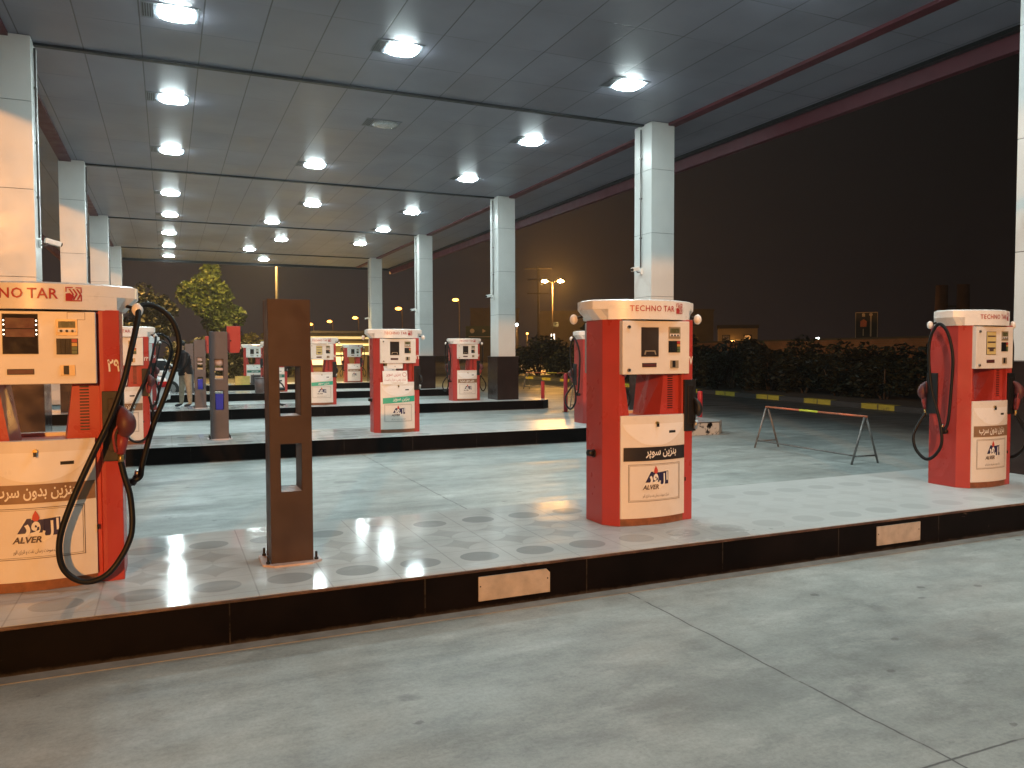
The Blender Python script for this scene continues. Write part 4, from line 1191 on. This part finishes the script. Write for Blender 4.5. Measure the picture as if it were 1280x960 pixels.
# ------------------------------------------------------------------ trees and shrubs
def leaves(mb, centres, n, size, key):
    mb.mat(key); vs = []; fs = []
    tot = sum(r ** 2 for _, r, _ in centres)
    for c, r, sq in centres:
        for _ in range(int(n * r * r / tot)):
            d = Vector((random.gauss(0, 1), random.gauss(0, 1), random.gauss(0, 1))).normalized() * (r * random.random() ** .38)
            p = Vector(c) + Vector((d.x, d.y, d.z * sq))
            s = size * random.uniform(.55, 1.35)
            m = Euler((random.uniform(-1.1, 1.1), random.uniform(-1.1, 1.1), random.uniform(0, 6.28))).to_matrix()
            o = len(vs)
            for q in ((-.32, -.5, 0), (.0, -.62, .06), (.32, .05, .0), (.04, .62, -.05), (-.3, .2, .05)): vs.append(p + m @ (Vector(q) * s))
            fs.append((o, o + 1, o + 2, o + 3, o + 4))
    mb.add(vs, fs, False)
def tree(x, y, h, w, label, key='leaf', n=5200, group='trees past the station', size=.26, seed=1):
    random.seed(seed)
    t = thing('tree', label, 'tree', (x, y, 0), 0, group)
    b = MB().mat('bark'); top = h * .62
    b.tube(spline([(0, 0, 0), (.06, .04, h * .2), (-.04, .05, h * .4), (.05, 0, top)], 5), [h * .026 * (1 - .62 * i / 15) for i in range(16)], 8)
    cs = []
    for i in range(11):
        a = random.uniform(0, 6.28); rr = w * .5 * random.uniform(.25, .72); zz = h * random.uniform(.42, .86)
        p = (rr * math.cos(a), rr * math.sin(a), zz)
        b.tube(spline([(0, 0, h * random.uniform(.24, .45)), (p[0] * .4, p[1] * .4, zz * .72), p], 4), [h * .011 * (1 - .75 * k / 8) for k in range(9)], 6)
        cs.append((p, w * random.uniform(.15, .26), random.uniform(.6, .95)))
    cs.append(((0, 0, h * .9), w * .17, 1.25)); cs.append(((w * .05, 0, h * .74), w * .26, .9))
    ob('trunk', b, t)
    c = MB(); leaves(c, cs, n, size, key); ob('crown', c, t)
    return t
TX = lambda px, y: None
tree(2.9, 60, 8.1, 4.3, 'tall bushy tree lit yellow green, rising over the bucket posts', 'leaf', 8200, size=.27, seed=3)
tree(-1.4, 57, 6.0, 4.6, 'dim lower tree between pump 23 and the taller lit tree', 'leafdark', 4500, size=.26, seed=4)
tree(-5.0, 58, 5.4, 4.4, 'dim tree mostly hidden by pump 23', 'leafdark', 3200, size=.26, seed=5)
def shrub_mesh(seed, key, w=2.4, h=2.0, n=2600, size=.16):
    random.seed(seed); cs = []
    for i in range(9):
        cs.append(((random.uniform(-.5, .5) * w, random.uniform(-.3, .3) * w * .7, h * random.uniform(.25, .8)), w * random.uniform(.2, .3), random.uniform(.8, 1.05)))
    b = MB(); leaves(b, cs, n, size, key); return b.mesh('foliage')
def stem_mesh(seed, h=1.4):
    random.seed(seed); b = MB().mat('bark')
    for i in range(5):
        a = random.uniform(0, 6.28); r = random.uniform(.3, .8)
        b.tube([(.1 * math.cos(a), .1 * math.sin(a), 0), (r * .6 * math.cos(a), r * .6 * math.sin(a), h * .5), (r * math.cos(a), r * math.sin(a), h)], [.04, .03, .012], 6)
    return b.mesh('stem')
SHM = [shrub_mesh(s, 'leafdark') for s in (21, 22, 23)]
STM = [stem_mesh(s) for s in (31, 32)]
SHY = shrub_mesh(25, 'leaflit', 2.6, 1.8, 2600, .16)
SHRUBL = 'dark shrub in the hedge row behind the yellow banded kerb'
def shrub(x, y, sc, label=SHRUBL, me=None, group='shrubs in the hedge row behind the kerb', rz=None, z=.1):
    t = thing('shrub', label, 'shrub', (x, y, z), random.uniform(0, 6.28) if rz is None else rz, group); t.scale = sc
    ob('foliage', me or random.choice(SHM), t); ob('stem', random.choice(STM), t)
random.seed(77)
for i in range(17):
    f = i / 16; y = 12.0 + 33 * f
    x = 20.6 + 2.4 * f + random.uniform(-.2, .6)
    k = random.uniform(.8, 1.1); shrub(x, y, (k, k, k * random.uniform(.78, 1.05)))
for i in range(13):
    y = 13 + 2.9 * i; k = random.uniform(1.0, 1.3)
    shrub(24.5 + .06 * y + random.uniform(-.5, .5), y, (k, k, k * random.uniform(.8, .95)))
# bushes between the columns, farther back
for i, (x, y, k) in enumerate(((27.5, 47, 1.7), (31, 52, 1.9), (34, 50, 1.7), (24.5, 51, 1.6), (38.5, 53, 1.6))):
    shrub(x, y, (k, k, k * (1.15, 1.3, 1.0, .9, 1.05)[i]), 'rounded dark bush standing past the bend of the yellow banded kerb', None, 'bushes past the bend of the kerb', z=0)
# hedge beyond the last island, yellow lamp light in its leaf colour, and dark bushes either side
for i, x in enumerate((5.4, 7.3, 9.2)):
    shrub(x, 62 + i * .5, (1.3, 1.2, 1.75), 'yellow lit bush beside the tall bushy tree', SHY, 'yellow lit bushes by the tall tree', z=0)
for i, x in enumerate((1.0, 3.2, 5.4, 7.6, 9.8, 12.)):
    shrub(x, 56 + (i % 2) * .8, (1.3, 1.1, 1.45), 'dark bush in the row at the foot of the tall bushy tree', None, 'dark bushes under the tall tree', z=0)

# ------------------------------------------------------------------ far setting: wall, buildings, signs, lamps
w = thing('boundary_wall', 'long low brown brick wall behind the dark hedge row', 'wall', (36, 30, 0), R(-4))
ob('wall', MB().mat('brick').box(0, .3, -22, 34, 0, 2.35), w)
ob('coping', MB().mat('darkwall').box(-.05, .35, -22, 34, 2.351, 2.45), w)

def building(name, label, cat, x, y, rz, W, D, H, mat, wins, parapet=.4):
    t = thing(name, label, cat, (x, y, 0), rz)
    ob('wall', MB().mat(mat).box(-W / 2, W / 2, -D / 2, D / 2, 0, H), t)
    b = MB().mat('darkwall'); b.box(-W / 2 - .15, W / 2 + .15, -D / 2 - .15, D / 2 + .15, H + .002, H + parapet); ob('parapet', b, t)
    for (wx, wz, ww, wh, key) in wins:
        f = ob('window', MB().mat('darkwall').box(wx - ww / 2 - .1, wx + ww / 2 + .1, -D / 2 - .06, -D / 2 - .002, wz - wh / 2 - .1, wz + wh / 2 + .1), t)
        ob('pane', MB().mat(key).box(wx - ww / 2, wx + ww / 2, -D / 2 - .075, -D / 2 - .061, wz - wh / 2, wz + wh / 2), f)
    return t
building('flat_roofed_building', 'plain tan flat roofed building lit orange by a lamp', 'building', 62.6, 75.4, R(-38), 4.4, 6, 4.4, 'tanwall', [(1.1, 3.2, .7, .7, 'carglass'), (-1.3, 3.2, .7, .7, 'carglass')])
random.seed(5)
wins = []
for wx, wz, ww, wh, k in ((-12.5, 4.2, .7, 1.5, 'window_white'), (-8.2, 3.2, 1., .8, 'window_white'), (-4.6, 2.6, .9, 1.3, 'window_lit'), (.4, 3.3, .7, .7, 'window_white'), (3.2, 2.7, 1.2, .4, 'window_white'), (8., 3.2, .8, .8, 'window_lit'), (-12, 6.6, 1., .9, 'carglass'), (-6, 6.6, 1., .9, 'carglass'), (0, 6.6, 1., .9, 'carglass'), (6, 6.6, 1., .9, 'carglass'), (12, 6.6, 1., .9, 'carglass')):
    wins.append((wx, wz, ww, wh, k))
building('apartment_block', 'long dark apartment block with a few lit windows', 'building', 76, 122, R(-33), 30, 12, 8.6, 'darkwall', wins)
building('apartment_block', 'tall dark block standing beside the column with dark cladding', 'building', 58, 140, R(-24), 9, 10, 9.6, 'darkwall', [(-3, 6, 1.2, 1.2, 'carglass'), (2, 7.4, 1.2, 1.2, 'carglass')])
t = thing('chimney_tower', 'pair of dim brown chimneys far behind the yellow screened pump', 'chimney', (77.5, 58.5, 0), R(-50))
for s in (-1, 1): ob('stack', MB().mat('chimney').tube([(s * 1.1, 0, 0), (s * 1.0, 0, 8.8)], [.75, .6], 14), t)
ob('walkway', MB().mat('dkmetal').box(-1.4, 1.4, -.12, .12, 6.4, 6.6), t)

k = thing('kiosk', 'yellow lit kiosk with bright light strips beyond the last island', 'kiosk', (12.2, 55, 0), R(-6))
ob('wall', MB().mat('kiosk').box(-4.2, 4.2, -2, 2, 0, 3.0), k)
ob('roof', MB().mat('darkwall').box(-4.6, 4.6, -2.4, 2.2, 3.001, 3.15), k)
for z, w0, w1 in ((2.62, -3.6, 3.2), (2.15, -2.2, 2.6), (1.55, -3.0, 1.6)):
    ob('light_strip', MB().mat('kiosk_lit').box(w0, w1, -2.06, -2.001, z, z + .16), k)
ob('door', MB().mat('darkwall').box(2.0, 2.9, -2.05, -2.001, 0, 1.45), k)
f = ob('window', MB().mat('darkwall').box(-3.4, -.9, -2.05, -2.001, .8, 1.5), k); ob('pane', MB().mat('window_lit').box(-3.3, -1.0, -2.07, -2.051, .88, 1.42), f)

def totem(x, y, z0, W, H, rz, label):
    t = thing('totem_sign', label, 'sign', (x, y, 0), rz)
    ob('pole', MB().mat('polegrey').cyl((0, .1, 0), (0, .1, z0), .12, 10), t)
    ob('board', MB().mat('signblack').box(-W / 2, W / 2, -.12, .12, z0, z0 + H), t)
    b = MB().mat('gold')
    for x0, x1, a, c in ((-W / 2, -W / 2 + .04, z0, z0 + H), (W / 2 - .04, W / 2, z0, z0 + H), (-W / 2 + .04, W / 2 - .04, z0 + H - .04, z0 + H)): b.box(x0, x1, -.14, -.121, a, c)
    ob('border', b, t)
    b = MB().mat('railorange')
    b.prism_y([(-.42, z0 + H * .58), (.0, z0 + H * .58), (.02, z0 + H * .74), (-.2, z0 + H * .80), (-.42, z0 + H * .74)], -.14, -.121); ob('emblem', b, t)
    b = MB().mat('gold'); b.prism_y([(-.3, z0 + H * .87), (-.1, z0 + H * .87), (-.1, z0 + H * .95), (-.2, z0 + H * .98), (-.3, z0 + H * .95)], -.14, -.121)
    b.box(.24, .34, -.14, -.121, z0 + H * .30, z0 + H * .88); b.cyl((.29, -.14, z0 + H * .93), (.29, -.121, z0 + H * .93), .12, 12)
    b.box(-.24, -.18, -.14, -.121, z0 + H * .32, z0 + H * .52); b.box(-.3, .3, -.14, -.121, z0 + H * .18, z0 + H * .20)
    ob('markings', b, t)
totem(47.2, 42.5, 2.0, 1.5, 2.55, R(-48), 'tall black totem sign with orange emblem above the brick wall')
t = thing('road_sign', 'dark green overhead road sign with three round symbols', 'sign', (40.6, 102, 0), R(-20))
for s in (-1, 1): ob('pole', MB().mat('polegrey').cyl((s * 1.9, .12, 0), (s * 1.9, .12, 3.6), .08, 8), t)
ob('board', MB().mat('signgreen').box(-2.6, 2.6, -.06, .06, 3.6, 5.4), t)
for i, dx in enumerate((-1.7, -.1, 1.5)):
    b = MB().mat('gold' if i < 2 else 'flame'); b.cyl((dx, -.08, 4.7), (dx, -.061, 4.7), .32, 3 if i == 1 else 14); ob('symbol', b, t)
ob('lettering', MB().mat('gold').box(-2.2, 2.2, -.08, -.061, 3.85, 3.95), t)

def lamp(x, y, h, label, heads=1, rz=0., key='sodium', size=.5, arm=1.2, group='sodium street lamps', pole='polegrey'):
    t = thing('street_lamp', label, 'street lamp', (x, y, 0), rz, group)
    ob('pole', MB().mat(pole).tube([(0, 0, 0), (0, 0, h)], [.11, .065], 10), t)
    for s in ((1,) if heads == 1 else (-1, 1)):
        a = ob('arm', MB().mat(pole).tube(spline([(0, 0, h - .3), (s * arm * .4, 0, h + .02), (s * arm, 0, h + .06)], 5), .04, 8), t)
        hd = ob('head', MB().mat(pole).prism([(s * arm - .35, -.16), (s * arm + .35, -.16), (s * arm + .35, .16), (s * arm - .35, .16)], h + .05, h + .17), t)
        b = MB().mat(key); b.ball((s * arm, 0, h + .03), size * .5, 12, (1.05, .75, .5)); ob('lens', b, hd)
    return t
FX = lambda px, py, Y: None
lamp(51.5, 102.5, 12.0, 'double headed street lamp glaring orange between two columns', 2, R(-25), 'sodium_glare', .8, 1.15)
lamp(43.4, 120, 10.2, 'single orange street lamp high in the gap beside the dark clad column', 1, R(150), 'sodium_far', 1.0, .6)
lamp(33.9, 120, 8.6, 'single orange street lamp low between two far columns', 1, R(150), 'sodium_far', 1.0, .6)
lamp(25.2, 112, 6.7, 'orange street lamp highest of the three close together by the brown post', 1, R(150), 'sodium_far', .8, .5)
lamp(22.3, 116, 6.3, 'orange street lamp middle of the three close together by the brown post', 1, R(150), 'sodium_far', .75, .5)
lamp(20.2, 120, 6.0, 'orange street lamp nearest the brown post edge', 1, R(150), 'sodium_far', .75, .5)
lamp(46.2, 108, 3.0, 'low orange lamp beside the dark clad column', 1, R(150), 'sodium_far', 1.0, .4)
lamp(59.9, 72.4, 2.9, 'orange lamp fixed low in front of the tan building', 1, R(150), 'sodium_dim', .45, .3)
lamp(6.1, 49, 9.4, 'tall slim lamp pole rising out of view behind the brown post', 1, R(200), 'sodium_strong', .9, .9)
lamp(-3.4, 52, 12.5, 'yellow painted lamp pole showing above pump 23', 1, R(0), 'sodium', .9, 1.0, pole='poleyellow')
lamp(47, 17, 6.5, 'added lamp behind the brick wall, out of view, there to light the wall', 1, R(90), 'sodium', .3, .8)  # added unseen lamp, only there to light the wall orange
def small_lamp(x, y, h, label, key='whitefar', s=.35):
    t = thing('yard_lamp', label, 'lamp', (x, y, 0), 0, 'small far lamps along the skyline')
    ob('pole', MB().mat('polegrey').cyl((0, 0, 0), (0, 0, h), .05, 8), t)
    ob('globe', MB().mat(key).ball((0, 0, h + s * .4), s * .5, 10), t)
# utility pole with crossarms
t = thing('utility_pole', 'wooden utility pole with crossarms beside the double headed lamp', 'utility pole', (48.0, 100, 0), R(-25))
ob('pole', MB().mat('bark').tube([(0, 0, 0), (0, 0, 13.8)], [.2, .12], 10), t)
for z, w_ in ((13.4, 1.9), (11.8, 1.5), (9.9, 1.6)): ob('crossarm', MB().mat('bark').box(-w_, w_, -.16, -.02, z, z + .14), t)
import mathutils
# ------------------------------------------------------------------ camera
CAM_H, F_PX = 1.65, 980.1
yaw, pitch, roll = .4138016, .03982186, -.003083
Fv = Vector((math.sin(yaw) * math.cos(pitch), math.cos(yaw) * math.cos(pitch), -math.sin(pitch)))
Rv = Vector((math.cos(yaw), -math.sin(yaw), 0)); Uv = Rv.cross(Fv)
R2 = Rv * math.cos(roll) + Uv * math.sin(roll); U2 = -Rv * math.sin(roll) + Uv * math.cos(roll)
cd = bpy.data.cameras.new('camera'); cam = bpy.data.objects.new('camera', cd); COL.objects.link(cam)
cam.matrix_world = Matrix(((R2.x, U2.x, -Fv.x, 0), (R2.y, U2.y, -Fv.y, 0), (R2.z, U2.z, -Fv.z, CAM_H), (0, 0, 0, 1)))
cd.sensor_width = 36; cd.lens = 36 * F_PX / 1280; cd.clip_start = .05; cd.clip_end = 1500
SC.camera = cam
def at(px, py, dist):
    d = (Fv + R2 * (px - 640) / F_PX - U2 * (py - 480) / F_PX); d /= math.hypot(d.x, d.y)
    p = Vector((0, 0, CAM_H)) + d * dist; return p
for px, py, D_, key, s, lab in (
    (1022, 424, 96, 'whitefar', .42, 'bright white far lamp between tan building and totem sign'),
    (1004, 427, 96, 'whitefar', .22, 'faint white far lamp beside the bright white one'),
    (1067, 424, 100, 'whitefar', .26, 'white far lamp just behind the totem sign'),
    (944, 411, 100, 'whitefar', .34, 'white far lamp beside the tan building corner'),
    (659, 417, 118, 'sodium_far', .34, 'small amber far lamp between column and double headed lamp'),
    (570, 432, 100, 'whitefar', .36, 'white far lamp under the green road sign'),
    (646, 406, 120, 'whitefar', .4, 'white far lamp beside the dark clad column'),
    (436, 448, 62, 'whitefar', .22, 'white lamp behind the far pump with plain pale door'),
    (458, 446, 62, 'whitefar', .2, 'white lamp between the far pump and the notice pump')):
    p = at(px, py, D_); small_lamp(p.x, p.y, max(.6, p.z - s * .4), lab, key, s)

# sodium floodlight on the street behind the viewer: the warm light on every pump front
t = lamp(-13, -34, 9.3, 'orange street lamp on the road behind the viewer', 1, R(90), 'sodium', .6, 1.0)
sp = bpy.data.lights.new('sodium_beam', 'SPOT'); so = bpy.data.objects.new('sodium_beam', sp); COL.objects.link(so)
so.location = (-13, -32.8, 9.0)
d = Vector((-1.5, 13, 2.6)) - Vector(so.location); so.rotation_euler = d.to_track_quat('-Z', 'Y').to_euler()
sp.energy = 56000; sp.color = (1., .40, .10); sp.spot_size = R(62); sp.spot_blend = 1.; sp.shadow_soft_size = .22

# ------------------------------------------------------------------ night sky
wd = bpy.data.worlds.new('World'); SC.world = wd; wd.use_nodes = True
t = wd.node_tree; bg = t.nodes['Background']
tc = N(t, 'ShaderNodeTexCoord')
s = N(t, 'ShaderNodeSeparateXYZ'); t.links.new(tc.outputs['Generated'], s.inputs[0])
# town glow: brightest low over the town (towards +y), fading up and towards the dark side
elev = ramp(t, s.outputs[2], [(0., (.030, .0195, .0175)), (.10, (.0215, .0152, .0142)), (.30, (.0105, .0090, .0094)), (.7, (.0068, .0072, .0092))])
az = ramp(t, math_(t, 'ADD', math_(t, 'MULTIPLY', s.outputs[0], -.5), .5), [(.10, .28), (.36, .95), (.5, 1.25)])
glow = mixc(t, 1., elev.outputs[0], az.outputs[0], 'MULTIPLY')
sky = N(t, 'ShaderNodeTexSky', sky_type='NISHITA', sun_disc=False, sun_elevation=R(-6), sun_rotation=R(200))
sk = N(t, 'ShaderNodeVectorMath', operation='SCALE'); sk.inputs[3].default_value = .02
t.links.new(sky.outputs[0], sk.inputs[0])
tot = N(t, 'ShaderNodeVectorMath', operation='ADD'); t.links.new(glow, tot.inputs[0]); t.links.new(sk.outputs[0], tot.inputs[1])
t.links.new(tot.outputs[0], bg.inputs[0]); bg.inputs[1].default_value = 1.
mo = bpy.data.lights.new('moon', 'SUN'); mob = bpy.data.objects.new('moon', mo); COL.objects.link(mob)
mo.energy = .004; mo.angle = R(.5); mob.rotation_euler = (R(50), 0, R(200))

m = bpy.data.materials.new('night_haze'); m.use_nodes = True; tt = m.node_tree
tt.nodes.remove(tt.nodes['Principled BSDF'])
pv = N(tt, 'ShaderNodeVolumePrincipled'); pv.inputs['Color'].default_value = (.85, .82, .78, 1); pv.inputs['Density'].default_value = .0007; pv.inputs['Anisotropy'].default_value = .6
tt.links.new(pv.outputs[0], tt.nodes['Material Output'].inputs['Volume'])
M['haze'] = m
hz = tag(ob('haze', MB().mat('haze').box(-90, 210, -60, 175, -1, 24)), None, None, None, 'stuff')
SC.render.engine = 'CYCLES'
SC.cycles.use_denoising = True; SC.cycles.use_adaptive_sampling = True
SC.cycles.max_bounces = 7; SC.cycles.diffuse_bounces = 4; SC.cycles.glossy_bounces = 4
SC.cycles.sample_clamp_indirect = 6
SC.view_settings.view_transform = 'Standard'; SC.view_settings.look = 'None'
SC.view_settings.exposure = .12; SC.view_settings.gamma = 1
SC.view_settings.use_curve_mapping = False
